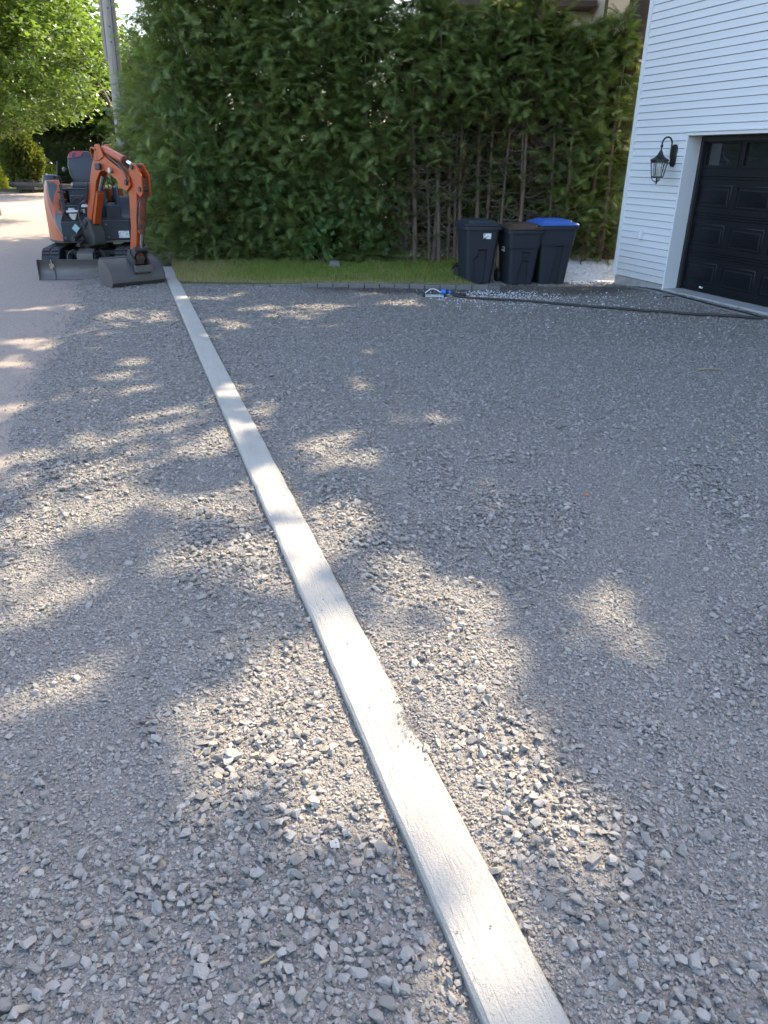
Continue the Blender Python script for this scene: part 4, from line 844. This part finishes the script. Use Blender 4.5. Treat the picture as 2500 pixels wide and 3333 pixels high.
MB().box(-3.9, -.05, .62, 1.9, 5.02, 5.14).build('eave', MAT['brown_trim'], ho, bevel=.01)
MB().prism([(.55, 5.15), (3.6, 6.9), (3.6, 7.05), (.52, 5.26)], -4.0, .3, 'x').build('roof', MAT['shingle'], ho)
MB().prism([(-.5, 5.9), (3, 7.5), (6.4, 5.9), (6.4, 6.05), (3, 7.66), (-.5, 6.05)], -.4, 5.9, 'x').build('roof', MAT['shingle'], ho)

# ------------------------------------------------------------------ cedar hedge, tree by tree
def rot_dir(d):
    n = len(d); d = d/np.linalg.norm(d, axis=1, keepdims=True); a = rng.normal(size=(n, 3)); x = np.cross(d, a); x /= np.linalg.norm(x, axis=1, keepdims=True); z = np.cross(x, d)
    return np.stack([x, d, z], 2)
def cedar(x0, y0, h, rad, zlow, n, label, stems, dead=.0, grp='cedars of the hedge', thin=1.0, fringe=.35):
    t = thing('cedar_tree', label, 'tree', (x0, y0, 0), 0, grp)
    tips = []; mb = MB(); tw = MB()
    for k in range(stems):
        dx, dy = (rng.uniform(-.24, .24), rng.uniform(-.25, .10)) if stems > 1 else (0, 0); lean = rng.normal(0, .10, 2); r0 = rng.uniform(.022, .044) if stems > 1 else .06
        pts = [(dx+lean[0]*q+.03*math.sin(q*5+k), dy+lean[1]*q, q*h*.86) for q in np.linspace(0, 1, 9)]
        if k == 0: mb = MB()
        m1 = MB().tube(pts, [r0*(1.15-q) + .008 for q in np.linspace(0, 1, 9)], 7); m1.build('trunk', MAT['cedar_bark'], t, smooth=60)
        lo = .25 if zlow > .8 else zlow
        for j in range(int(34*thin) if zlow > .8 else 10):      # bare twigs
            z = rng.uniform(lo, max(zlow+.7, 1.4)); q = z/(h*.97); a = rng.uniform(0, 6.283); L = rng.uniform(.25, .7)
            b = Vector((dx+lean[0]*q, dy+lean[1]*q, z)); e = b+Vector((math.cos(a)*L, math.sin(a)*L, rng.uniform(-.1, .25))); mid = (b+e)/2+Vector((0, 0, -rng.uniform(.02, .12)))
            tw.tube([b, mid, e], [.009, .006, .003], 4, False)
            for s_ in range(2):
                e2 = mid.lerp(e, rng.uniform(0, .9)); d2 = Vector(rng.normal(0, .16, 3)); tw.tube([e2, e2+d2], [.003, .0015], 3, False)
    tw.build('twigs', MAT['twig'], t)
    t_ = t.children
    # sprays sit on branchlets: fans of a dozen that share a direction and a tone
    def cloud(n, z0, z1, tintm, shell=.45):
        per = 13; nb = max(4, n//per); z = z0+(z1-z0)*rng.random(nb)**1.05; q = np.clip((z-z0)/(z1-z0), 0, 1)
        rr = rad*np.clip(np.minimum(1.0, (1.02-z/h)*3.0), .06, 1)*(.78+.22*sstep(0, .25, q))
        a = rng.uniform(0, 2*np.pi, nb); lump = .62+.75*fbm(a*1.5+x0*3, z*1.5, int(abs(x0*10))+3, 3)
        r = rr*lump*rng.random(nb)**shell
        B = np.stack([r*np.cos(a), r*np.sin(a), z], 1)
        d = np.stack([np.cos(a)*.8, np.sin(a)*.8, np.full(nb, .12)], 1)+rng.normal(0, .38, (nb, 3)); d /= np.linalg.norm(d, axis=1, keepdims=True)
        up3 = np.array([[0, 0, 1.]])+rng.normal(0, .55, (nb, 3)); xb = np.cross(d, up3); xb /= np.linalg.norm(xb, axis=1, keepdims=True); zb_ = np.cross(xb, d)
        L = rng.uniform(.15, .32, nb); tb = tintm+.30*(r/np.maximum(rr, .01)-.55)+.6*(fbm(a*2.2, z*2.1, 77)-.5)+rng.normal(0, .12, nb)  # paler outward, darker inward: lit tips and shaded gaps put into the tint
        i = np.repeat(np.arange(nb), per); n2 = len(i); u = np.tile(np.linspace(.05, 1, per), nb)+rng.normal(0, .05, n2); sd_ = np.tile(np.where(np.arange(per) % 2, 1., -1.), nb); ang = (.85-.75*u)*sd_+rng.normal(0, .15, n2)
        dd = d[i]*np.cos(ang)[:, None]+xb[i]*np.sin(ang)[:, None]+np.array([0, 0, -.18])*u[:, None]+rng.normal(0, .10, (n2, 3)); dd /= np.linalg.norm(dd, axis=1, keepdims=True)
        zz2 = zb_[i]+rng.normal(0, .22, (n2, 3)); xx = np.cross(dd, zz2); xx /= np.linalg.norm(xx, axis=1, keepdims=True); zz2 = np.cross(xx, dd)
        P = B[i]+d[i]*(L[i]*u)[:, None]; P[:, 2] -= .10*u*u*L[i]
        ti = np.clip(tb[i]+.45*(u-.5)+rng.normal(0, .09, n2), 0, 1)
        return P, np.stack([xx, dd, zz2], 2), rng.uniform(.095, .18, n2)*(1.15-.35*u), ti
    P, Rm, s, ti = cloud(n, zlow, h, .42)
    n = len(P); mi = np.repeat(rng.random(n//13+1) < .010, 13)[:n].astype(int)
    if dead:
        nd = int(n*dead); P2, R2, s2, t2 = cloud(nd, max(.25, zlow-1.35), zlow+.4, .3, .6); P = np.vstack([P, P2]); Rm = np.concatenate([Rm, R2]); s = np.concatenate([s, s2*.8]); ti = np.concatenate([ti, t2]); mi = np.concatenate([mi, (rng.random(len(P2)) < .55).astype(int)])
    if True:          # inner sprays, their shade painted in as a dark tint
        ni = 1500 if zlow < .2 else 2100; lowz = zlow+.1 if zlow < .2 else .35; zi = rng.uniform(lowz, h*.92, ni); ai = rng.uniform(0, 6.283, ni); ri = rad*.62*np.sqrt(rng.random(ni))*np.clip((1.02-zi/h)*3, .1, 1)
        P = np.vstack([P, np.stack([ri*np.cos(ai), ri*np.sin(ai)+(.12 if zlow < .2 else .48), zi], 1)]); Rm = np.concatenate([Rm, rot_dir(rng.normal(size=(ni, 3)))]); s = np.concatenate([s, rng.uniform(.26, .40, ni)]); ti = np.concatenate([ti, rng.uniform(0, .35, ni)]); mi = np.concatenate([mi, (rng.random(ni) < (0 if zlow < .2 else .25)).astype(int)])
    P[:, 1] = np.where(P[:, 1] > .35, P[:, 1]*.8, P[:, 1])
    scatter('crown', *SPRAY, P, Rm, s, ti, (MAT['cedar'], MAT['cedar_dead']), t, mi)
    return t
words = ['at the left end of the hedge', 'second from the left end of the hedge', 'third from the left end of the hedge', 'fourth from the left end of the hedge', 'fifth from the left end of the hedge', 'left of the middle of the hedge', 'in the middle of the hedge', 'right of the middle of the hedge']
xs = np.linspace(-3.85, -.3, 8)
for i, x in enumerate(xs):
    cedar(x, 15.75+rng.uniform(-.12, .12), (6.2, 5.9, 5.6, 5.0, 5.6, 5.8, 5.2, 4.85)[i], .86, .10, 17500, 'dense green cedar with foliage to the ground, '+words[i], 1+(i > 5), fringe=.3)
right = [(.36, 3, 1.75, 4.55, 'tall cedar with twin bare trunks left of the bins'), (.85, 3, 2.45, 4.7, 'cedar with a clump of bare trunks beside the grey lidded bin'), (1.36, 3, 2.6, 4.3, 'thin bare stemmed cedar behind the grey lidded bin'), (1.95, 3, 2.65, 4.5, 'cedar with bare brown trunks behind the gap of grey and brown bins'), (2.5, 2, 2.65, 4.55, 'cedar with leaning bare trunk behind the brown lidded bin'), (3.0, 3, 2.4, 4.35, 'cedar behind the blue lidded bin, its lower twigs bare'), (3.55, 2, .7, 4.15, 'sparse dark cedar right of the blue lidded bin'), (4.1, 2, .3, 4.3, 'sparse dark cedar touching the garage corner')]
for x, st_, zl, h, lab in right:
    cedar(x, 15.75+rng.uniform(-.1, .15), h, (.72 if x < 3.3 else .62), zl, 6200 if zl > 1 else 7800, lab, st_, .30 if zl > 1 else .15)
side = [(-4.35, 17.0, 5.2), (-5.0, 17.9, 3.9), (-5.55, 18.9, 3.5), (-5.9, 21.0, 3.4), (-6.5, 22.3, 3.2), (-7.1, 23.6, 3.0)]
slab = ['tall cedar at the hedge corner behind the excavator arm', 'lower cedar behind the excavator boom', 'low cedar in front of the utility pole', 'low cedar just behind the utility pole', 'second low cedar beyond the utility pole', 'farthest low cedar beyond the utility pole']
for (x, y, h), lab in zip(side, slab): cedar(x, y, h, .86, .15, 6500, lab, 1, grp='cedars along the road')

# maple saplings and a pale leaved shrub growing through the hedge: every leaf is a piece of its own
mo = maple_outline()
def leaf_mesh(out, fold, nm):
    v = [(0, .15, 0)]+[(x, y, fold*abs(x)-.12*y*y) for x, y in out]; n = len(out); f = [(0, i+1, (i+1) % n+1) for i in range(n)]
    me = bpy.data.meshes.new(nm); me.from_pydata(v, [], f); a = me.attributes.new('tint', 'FLOAT', 'POINT'); tv = random.random(); a.data.foreach_set('value', [tv]*len(v)); return me
ML = [leaf_mesh(mo, f, 'leaf') for f in (-.1, .12, .2, -.25, .05, .1)]
oval = [(.0, 0), (.16, .2), (.24, .45), (.18, .75), (0, 1), (-.18, .75), (-.24, .45), (-.16, .2)]
OL = [leaf_mesh(oval, f, 'leaf') for f in (.1, .25, -.1)]
for me in ML: me.materials.append(MAT['sapling'])
for me in OL: me.materials.append(MAT['oval'])
def sapling(label, base, clumps, meshes, size, nm='maple_sapling', cat='sapling'):
    t = thing(nm, label, cat, base)
    for (cx_, cy_, cz_, rx, rz_, n) in clumps:
        c = Vector((cx_-base[0], cy_-base[1], cz_)); MB().tube([(0, 0, 0), (c.x*.4, c.y*.4+.1, c.z*.5), c], [.009, .008, .004], 6).build('stem', MAT['twig'], t, smooth=60)
        for k in range(n):
            p = c+Vector((rng.normal(0, rx), -abs(rng.normal(0, .10)), rng.normal(0, rz_))); o = link('leaf', meshes[k % len(meshes)], None, t); o.location = p
            s = size*rng.uniform(.65, 1.2); o.scale = (s, s, s); o.rotation_euler = (R(rng.uniform(95, 165)), R(rng.normal(0, 28)), R(rng.normal(0, 30)))
sapling('broad leaved maple sapling low in the hedge behind the bucket', (-3.5, 15.6, 0), [(-3.38, 14.95, 1.55, .22, .20, 44), (-3.36, 14.9, 1.15, .25, .16, 36), (-3.55, 14.95, 2.1, .16, .2, 24)], ML, .15)
sapling('tall maple sapling with broad leaves high at the left of the hedge', (-3.95, 15.6, 0), [(-3.75, 14.95, 3.2, .18, .3, 26), (-3.85, 14.95, 2.55, .16, .2, 20)], ML, .14)
sapling('maple sapling spreading broad dark leaves at the foot of the hedge', (-.55, 15.6, 0), [(-.55, 14.95, .95, .26, .18, 40), (-.35, 14.95, .5, .26, .16, 34), (-1.0, 14.95, 1.3, .2, .12, 16)], ML, .14)
sapling('maple sapling with broad leaves in the middle of the hedge', (-2.3, 15.6, 0), [(-2.3, 14.9, 1.3, .24, .16, 34)], ML, .14)
sapling('small shrub with pale oval leaves at the foot of the hedge', (-1.25, 14.95, 0), [(-1.2, 14.8, .75, .14, .15, 34), (-1.45, 14.82, .45, .14, .12, 22), (-1.12, 14.8, .38, .12, .12, 18)], OL, .15, 'leafy_shrub', 'shrub')

# ------------------------------------------------------------------ broad-leaved trees
LIT = [
 [(-2.77,7.01),(-2.62,7.38),(-2.33,7.49),(-2.39,7.07),(-2.6,6.89)], [(-2.56,5.99),(-2.42,6.23),(-2.16,6.3),(-2.22,6.0)],
 [(-1.19,9.89),(-1.1,10.22),(-.91,10.17),(-.82,9.86),(-1.05,9.72)], [(-1.32,9.07),(-.84,9.44),(-.32,9.42),(-.43,9.19),(-1.08,8.98)],
 [(-1.78,10.58),(-1.3,10.92),(.16,11.23),(.09,10.88),(-1.2,10.63)], [(-3.9,9.69),(-3.65,10.03),(-3.33,10.18),(-3.36,9.86),(-3.74,9.58)],
 [(-.3,7.38),(-.19,7.56),(-.07,7.45),(-.09,7.29),(-.22,7.23)], [(-.69,5.07),(-.6,5.32),(-.39,5.33),(-.31,5.18),(-.43,4.94),(-.58,4.8)],
 [(-.45,4.81),(-.38,5.18),(-.19,5.45),(-.11,5.34),(-.12,4.95),(-.22,4.69),(-.36,4.6)], [(-.08,5.79),(-.01,5.96),(.14,6.01),(.2,5.87),(.14,5.69),(-.03,5.64)],
 [(-1.04,5.63),(-.96,5.75),(-.84,5.68),(-.87,5.47),(-.96,5.31)], [(-1.57,4.68),(-1.43,4.99),(-1.22,5.3),(-1.11,5.75),(-.98,5.52),(-.99,5.16),(-1.26,4.82),(-1.48,4.48)],
 [(-2.22,3.86),(-2.06,4.27),(-1.82,4.67),(-1.54,4.59),(-1.76,4.07),(-1.93,3.81),(-2.08,3.58)], [(-1.67,3.82),(-1.52,4.22),(-1.26,4.3),(-1.11,4.16),(-1.36,3.95),(-1.5,3.65)],
 [(-1.18,3.78),(-1.02,4.16),(-.82,4.71),(-.74,4.79),(-.56,4.32),(-.49,3.98),(-.62,3.92),(-.74,3.98),(-.93,3.84),(-1.06,3.72)],
 [(-1.03,3.12),(-.91,3.41),(-.69,3.68),(-.6,3.74),(-.51,3.47),(-.63,3.32),(-.81,3.13),(-.93,3.0)], [(-.55,4.22),(-.37,4.12),(-.11,4.16),(-.05,4.0),(-.15,3.64),(-.29,3.47),(-.41,3.74)],
 [(.51,4.44),(.68,4.6),(.82,4.52),(.68,4.37)], [(.47,4.02),(.65,4.12),(.84,4.06),(.73,3.9),(.54,3.86)],
 [(-.08,3.06),(.1,3.27),(.29,3.32),(.57,3.08),(.64,2.85),(.56,2.6),(.36,2.53),(.42,2.3),(.54,2.05),(.69,1.84),(.7,1.64),(.56,1.52),(.43,1.53),(.33,1.63),(.26,1.79),(.19,2.04),(.1,2.38),(-.01,2.72)],
 [(.95,3.09),(1.11,3.21),(1.22,3.1),(1.16,2.97),(.98,2.95)], [(.92,2.61),(1.04,2.71),(1.19,2.66),(1.19,2.55),(1.05,2.47),(.93,2.5)],
 [(-.39,2.86),(-.24,2.58),(-.11,2.26),(0,1.95),(.09,1.63),(.06,1.54),(-.07,1.59),(-.26,1.69),(-.44,1.74),(-.59,1.74),(-.54,1.9),(-.74,2.02),(-.8,2.17),(-.68,2.33),(-.55,2.54),(-.48,2.74)],
 [(-.25,2.65),(-.09,2.72),(.13,2.09),(.23,1.8),(.16,1.7),(.07,1.69),(-.04,2.04)], [(.15,1.54),(.27,1.63),(.36,1.52),(.45,1.29),(.53,1.1),(.25,1.09),(.21,1.29)],
 [(-1.48,2.31),(-1.4,2.37),(-1.28,2.49),(-1.12,2.62),(-.96,2.56),(-1.06,2.38),(-1.23,2.21),(-1.39,2.11)], [(-1.74,2.86),(-1.6,3.02),(-1.49,3.2),(-1.36,3.16),(-1.47,2.91),(-1.66,2.68)],
 [(0.0,2.55),(.25,3.1),(.6,3.0),(.62,2.55),(.35,2.3)], [(.22,1.85),(.38,2.5),(.75,2.05),(.76,1.5),(.4,1.45)], [(-.75,1.9),(-.35,2.6),(-.05,2.2),(.05,1.7),(-.35,1.65)], [(1.05,11.45),(1.4,11.5),(1.4,11.7),(1.05,11.62)], [(.1,11.3),(.5,11.4),(.3,11.55),(-.1,11.45)], [(-4.6,8.2),(-4.0,8.3),(-4.1,8.6),(-4.6,8.5)], [(-5.2,10.1),(-4.6,10.2),(-4.7,10.45),(-5.2,10.4)], [(-3.9,6.2),(-3.4,6.4),(-3.5,6.65),(-3.9,6.5)]]
def dilate(pl, d=.145):
    c = np.mean(pl, axis=0); out = []
    for p in pl:
        v = np.array(p)-c; L = np.linalg.norm(v); out.append(tuple(c+v*(1+d/max(L, .05))))
    return out
for (a0, b0, ln_, w0) in ((-2.4, 3.2, 1.2, .14), (-2.9, 4.3, 1.3, .16), (-1.9, 2.3, 1.2, .12), (-3.3, 5.3, 1.0, .13), (-1.35, 2.9, .9, .1), (-2.0, 5.4, .8, .12)):   # chosen lit streaks, cut into the shade tree crowns as slits
    ux, uy = math.sin(SUN_AZ), math.cos(SUN_AZ); LIT.append([(a0-uy*w0/2, b0+ux*w0/2), (a0+ux*ln_*.5-uy*w0, b0+uy*ln_*.5+ux*w0), (a0+ux*ln_, b0+uy*ln_), (a0+ux*ln_*.5+uy*w0/2, b0+uy*ln_*.5-ux*w0/2)])
for k in range(46):                                     # round sun spots through small gaps
    a0, b0 = rng.uniform(-4.4, .6), rng.uniform(4.6, 12.2); r1 = rng.uniform(.03, .16); ux, uy = math.sin(SUN_AZ), math.cos(SUN_AZ)
    LIT.append([(a0+ux*r1*1.5*math.cos(q)+uy*r1*math.sin(q), b0+uy*r1*1.5*math.cos(q)-ux*r1*math.sin(q)) for q in np.linspace(0, 6.283, 9)[:-1]])
LIT = [dilate(p) for p in LIT]
def tree(name, label, base, h, r0, cc, rad, ncl, nl, size, mat, seed, grp=None, carve=False, tmpl=LEAF2, flat=.55, tilt=.7, sig=.42, limbs=14, shell=.42):
    t = thing(name, label, 'tree', base, 0, grp); base = np.array(base)
    top = Vector((cc[0]-base[0], cc[1]-base[1], cc[2]-base[2]+rad[2]*.3)); pts = [Vector((0, 0, -.1)), Vector((0, 0, top.z*.25)), Vector((top.x*.3+.1, top.y*.3, top.z*.55)), top]
    MB().tube(smooth_path(pts, 5), [r0*(1.25-1.05*i/15) for i in range(16)], 12).build('trunk', MAT['bark'], t, smooth=70)
    u = rng.normal(size=(ncl, 3)); u /= np.linalg.norm(u, axis=1, keepdims=True); C = np.array(cc)-base+u*np.array(rad)*(rng.random(ncl)**shell)[:, None]
    for k in range(limbs):
        e = Vector(C[k]); b = pts[2].lerp(top, rng.uniform(0, .7)) if e.z > top.z*.6 else pts[1].lerp(pts[2], rng.uniform(.3, 1)); md = b.lerp(e, .5)+Vector((0, 0, .25))
        MB().tube(smooth_path([b, md, e], 4), [r0*.34*(1-.85*i/8) for i in range(9)], 7).build('limb', MAT['bark'], t, smooth=70)
    n = ncl*nl; ci = np.repeat(np.arange(ncl), nl); P = C[ci]+rng.normal(0, sig, (n, 3))*np.array([1, 1, flat]); ti = np.clip(rng.normal(.5, .2, n)+rng.normal(0, .16, ncl)[ci], 0, 1)
    if carve:  # leaves whose shadow would fall on a chosen lit patch are cut away
        Wp = P+base; J = Wp+rng.normal(0, .03, Wp.shape); hit = J-np.array(SUN_DIR)[None]*((J[:, 2]-.03)/SUN_DIR.z)[:, None]; kill = np.zeros(n, bool)
        for pl in LIT: kill |= inpoly(hit[:, 0], hit[:, 1], pl)
        ux, uy = math.sin(SUN_AZ), math.cos(SUN_AZ); al = hit[:, 0]*ux+hit[:, 1]*uy; ac = hit[:, 0]*uy-hit[:, 1]*ux     # crown thinned in streaks to shape dappled light on the ground
        loose = sstep(.51, .60, fbm(al*.75+5, ac*1.9, 61, 3))*sstep(.5, -.6, hit[:, 0]+.10*(hit[:, 1]-6))*sstep(2.2, 3.4, hit[:, 1])*sstep(12.8, 11, hit[:, 1])
        kill |= rng.random(n) < loose*.93
        keep = ~kill | (rng.random(n) < .004); P, ti = P[keep], ti[keep]; n = len(P)
    scatter('crown', *tmpl, P, rand_rot(n, tilt), rng.uniform(.7, 1.25, n)*size, ti, mat, t)
    return t
tree('shade_tree', 'large dark trunked tree rising behind the garage corner', (4.52, 16.3, 0), 16, .27, (4.3, 15.6, 11.6), (7.4, 7.4, 4.0), 620, 110, .27, MAT['canopy'], 1, carve=True, sig=.6, tilt=.6, limbs=16)
tree('shade_tree', 'tall tree standing behind the middle of the cedar hedge', (-1.2, 24.5, 0), 15, .25, (-.6, 23.4, 10.6), (6.4, 5.4, 3.6), 330, 110, .27, MAT['canopy'], 2, carve=True, sig=.6, tilt=.6)
tree('maple_tree', 'sunlit maple overhanging the road at the left edge', (-13.6, 27.5, 0), 11, .22, (-12.9, 26.6, 6.0), (4.0, 3.8, 3.7), 330, 100, .19, MAT['maple'], 3, 'maples across the road', tmpl=MAPLE5, sig=.36, flat=.4)
tree('maple_tree', 'bright tree behind the utility pole, farther up the road', (-14.0, 43.6, 0), 14, .25, (-17.6, 43, 8.4), (4.4, 4, 5.4), 300, 80, .24, MAT['maple'], 4, 'maples across the road', sig=.5, flat=.45)
tree('maple_tree', 'pale green tree seen in the gap right of the pole', (-16.5, 55, 0), 13, .25, (-15.8, 55, 5.2), (4.4, 4, 3.6), 200, 80, .28, MAT['maple'], 5, 'maples across the road', sig=.5)
tree('maple_tree', 'shaded tree filling the far left behind the maple', (-25, 50, 0), 14, .3, (-25, 50, 8), (6, 4, 6), 220, 80, .3, MAT['maple'], 6, 'maples across the road', sig=.6)
tree('maple_tree', 'dark low crowned tree at the far left beyond the shrubs', (-29, 60, 0), 12, .28, (-28.5, 60, 5.2), (6.5, 3.5, 4.8), 240, 80, .34, MAT['far_hedge'], 8, 'maples across the road', sig=.6)
tree('maple_tree', 'dark tree over the far clipped hedge', (-17.5, 58, 0), 12, .28, (-19.5, 58, 5.4), (6.5, 3.5, 4.6), 330, 90, .3, MAT['far_hedge'], 7, 'maples across the road', sig=.6)

# ------------------------------------------------------------------ utility pole
po = thing('utility_pole', 'weathered grey wooden utility pole rising beside the cedar hedge', 'pole', (-6.47, 20, 0)); po.rotation_euler = (0, R(1.2), 0)
MB().tube([(0, 0, -.3), (.01, 0, 3), (0, 0, 6), (.0, 0, 9.5)], [.165, .15, .138, .12], 18).build('pole_shaft', MAT['pole'], po, smooth=60)
MB().box(-.21, -.15, -.03, .03, 3.9, 5.6).build('conduit_board', MAT['pole'], po, bevel=.006)
MB().tube([(.10, -.13, .2), (.10, -.13, 9.2)], .007, 6).build('ground_wire', MAT['black_steel'], po)
for z in (4.25, 4.55, 4.9): MB().cyl((.02, -.13, z), (.02, -.17, z), .014, 8).build('bolt', MAT['black_steel'], po)

# ------------------------------------------------------------------ across the road
tag(MB().add([(-60,41,-.005),(-23.5,41,-.005),(-31,75,-.005),(-80,75,-.005)], [(0,1,2,3)]).build('far_lawn', MAT['lawn_soil']), kind='structure')
tag(MB().add([(-23.4,41,.002),(-10,41,.002),(-12,64,.002),(-30.5,64,.002)], [(0,1,2,3)]).build('far_driveway', MAT['road']), kind='structure')
kb = MB().prism([(-23.6, 41), (-23.3, 41), (-30.3, 70), (-30.6, 70)], -.02, .07, 'z').build('driveway_kerb', MAT['concrete']); tag(kb, 'pale kerb between the far lawn and the driveway', 'kerb')
x, y = pts_in(16000, -34, -22, 41, 58); k = x < -23.5-.24*(y-41); x, y = x[k], y[k]; s = rng.uniform(.08, .16, len(x))
tag(scatter('grass', *BLADE, np.column_stack([x, y, np.zeros(len(x))]), rand_rot(len(x), .4), np.stack([s*2.2, s*2.2, s], 1), rng.random(len(x)), MAT['grass']), 'sunlit grass of the lawn across the road', kind='stuff')
def bush(name, label, base, rad, n, size, mat, cat='shrub', tmpl=SPRAY, up_=.4, zc=None, hollow=.35):
    t = thing(name, label, cat, base); zc = zc if zc is not None else rad[2]
    u = rng.normal(size=(n, 3)); u /= np.linalg.norm(u, axis=1, keepdims=True); lump = .75+.5*fbm(np.arctan2(u[:, 1], u[:, 0])*1.8+base[0], u[:, 2]*3, 5, 3)
    P = u*np.array(rad)*(rng.random(n)**hollow*lump)[:, None]+np.array([0, 0, zc]); d = u+rng.normal(0, .4, (n, 3)); d[:, 2] += up_
    for k in range(5):
        a = k*1.3; MB().tube([(0, 0, -zc*.0), (math.cos(a)*rad[0]*.2, math.sin(a)*rad[1]*.2, zc*.6), (math.cos(a)*rad[0]*.55, math.sin(a)*rad[1]*.55, zc*1.3)], [.04, .03, .012], 6).build('stem', MAT['bark'], t)
    scatter('foliage', *tmpl, P, rot_dir(d), rng.uniform(.7, 1.3, n)*size, np.clip(rng.normal(.5, .22, n), 0, 1), mat, t); return t
bush('planter_shrub', 'big round brownish green shrub growing out of the dark planter box', (-20.25, 45.3, .55), (1.12, 1.0, 1.35), 5200, .22, MAT['shrub'], zc=1.15, tmpl=MAPLE5)
bush('yellow_shrub', 'bright yellow green shrub right of the planter', (-21.2, 50.4, .1), (.62, .5, .85), 1500, .22, MAT['yellow'], up_=1.2, zc=.8)
bush('yellow_shrub', 'bright yellow green shrub at the left picture edge', (-21.9, 46, 0), (.5, .5, .8), 1200, .22, MAT['yellow'], up_=1.2, zc=.8)
pl = thing('planter_box', 'dark wooden planter box on casters across the road', 'planter', (-20.07, 45, 0), .05)
for (a, b, c, d) in ((-.48, .48, -.30, -.26), (-.48, .48, .26, .30), (-.48, -.44, -.26, .26), (.44, .48, -.26, .26)): MB().box(a, b, c, d, .16, .70).build('side_board', MAT['planter'], pl, bevel=.01)
MB().box(-.44, .44, -.26, .26, .16, .60).build('soil', MAT['soil'], pl)
for sx in (-1, 1):
    for sy in (-1, 1): MB().cyl((sx*.34-.025, sy*.2, .07), (sx*.34+.025, sy*.2, .07), .07, 12).box(sx*.34-.04, sx*.34+.04, sy*.2-.03, sy*.2+.03, .11, .16).build('caster', MAT['rubber'], pl)
lg = thing('timber_barrier', 'long dark timber pole lying level in front of the planter', 'barrier', (-17.0, 41.6, 0), R(-3))
MB().tube([(-2.45, 0, .54), (3.2, 0, .46)], [.10, .085], 10).build('rail', MAT['log'], lg, smooth=60); MB().cyl((-2.49, 0, .54), (-2.2, 0, .537), .112, 10).build('end_band', MAT['black_steel'], lg)
for x_ in (1.3, 2.9): MB().box(x_-.07, x_+.07, -.07, .07, -.1, .40).build('post', MAT['log'], lg, bevel=.01)
gs = thing('goose_statue', 'small white goose statue beside the yellow shrub', 'statue', (-20.9, 49.2, .2), .6)
bd = MB().loft([[(x_, r*math.cos(a), .24+zc_+r*.9*math.sin(a)) for a in np.linspace(0, 6.283, 11)[:-1]] for x_, r, zc_ in ((-.30, .02, .08), (-.2, .09, .03), (-.05, .15, 0), (.1, .15, .01), (.2, .10, .05), (.26, .05, .09))]).build('body', MAT['statue'], gs, smooth=70)
MB().tube(smooth_path([(.18, 0, .30), (.23, 0, .45), (.21, 0, .60), (.25, 0, .68), (.31, 0, .68)], 4), [.07-.0025*i for i in range(17)], 9).build('neck', MAT['statue'], gs, smooth=70)
MB().tube([(.30, 0, .68), (.40, 0, .66)], [.025, .006], 7).build('beak', simple('orange beak', (.5, .2, .04)), gs)
MB().box(-.2, .22, -.14, .14, -.02, .12).build('plinth', MAT['statue'], gs, bevel=.02)
tag(MB().prism([(-22.2, 45.6), (-18.2, 45.6), (-17.6, 51), (-22.2, 51)], -.02, .18, 'z').build('planting_bed', MAT['soil']), kind='structure')
gl_ = thing('garden_light', 'small black mushroom path light behind the excavator seat', 'lamp', (-19.55, 47.3, .18))
MB().cyl((0, 0, 0), (0, 0, 1.28), .03, 10).build('stem', MAT['iron'], gl_); MB().lathe([(.02, 1.42), (.12, 1.37), (.19, 1.29), (.18, 1.27), (.03, 1.30)], (0, 0, 0), 16).build('hood', MAT['iron'], gl_, smooth=50)
# clipped hedge far behind
fh = thing('clipped_hedge', 'dark clipped hedge closing the view across the road', 'hedge', (-21, 53, 0))
MB().box(-9, 6, .15, 1.3, 0, 2.3).build('hedge_core', MAT['far_hedge'], fh)
n = 9000; a = rng.random(n); P = np.stack([rng.uniform(-9.2, 6.2, n), np.where(a < .75, rng.uniform(-.1, .2, n), rng.uniform(0, 1.4, n)), np.where(a < .75, rng.uniform(0, 2.45, n), rng.uniform(2.25, 2.5, n))], 1)
d = np.stack([rng.normal(0, .4, n), np.full(n, -.7), rng.uniform(0, .9, n)], 1); scatter('foliage', *SPRAY, P, rot_dir(d), rng.uniform(.2, .36, n), np.clip(rng.normal(.45, .2, n), 0, 1), MAT['far_hedge'], fh)
print('objects', len(bpy.data.objects), 'tris', sum(len(m_.loops)-2*len(m_.polygons) for m_ in bpy.data.meshes))
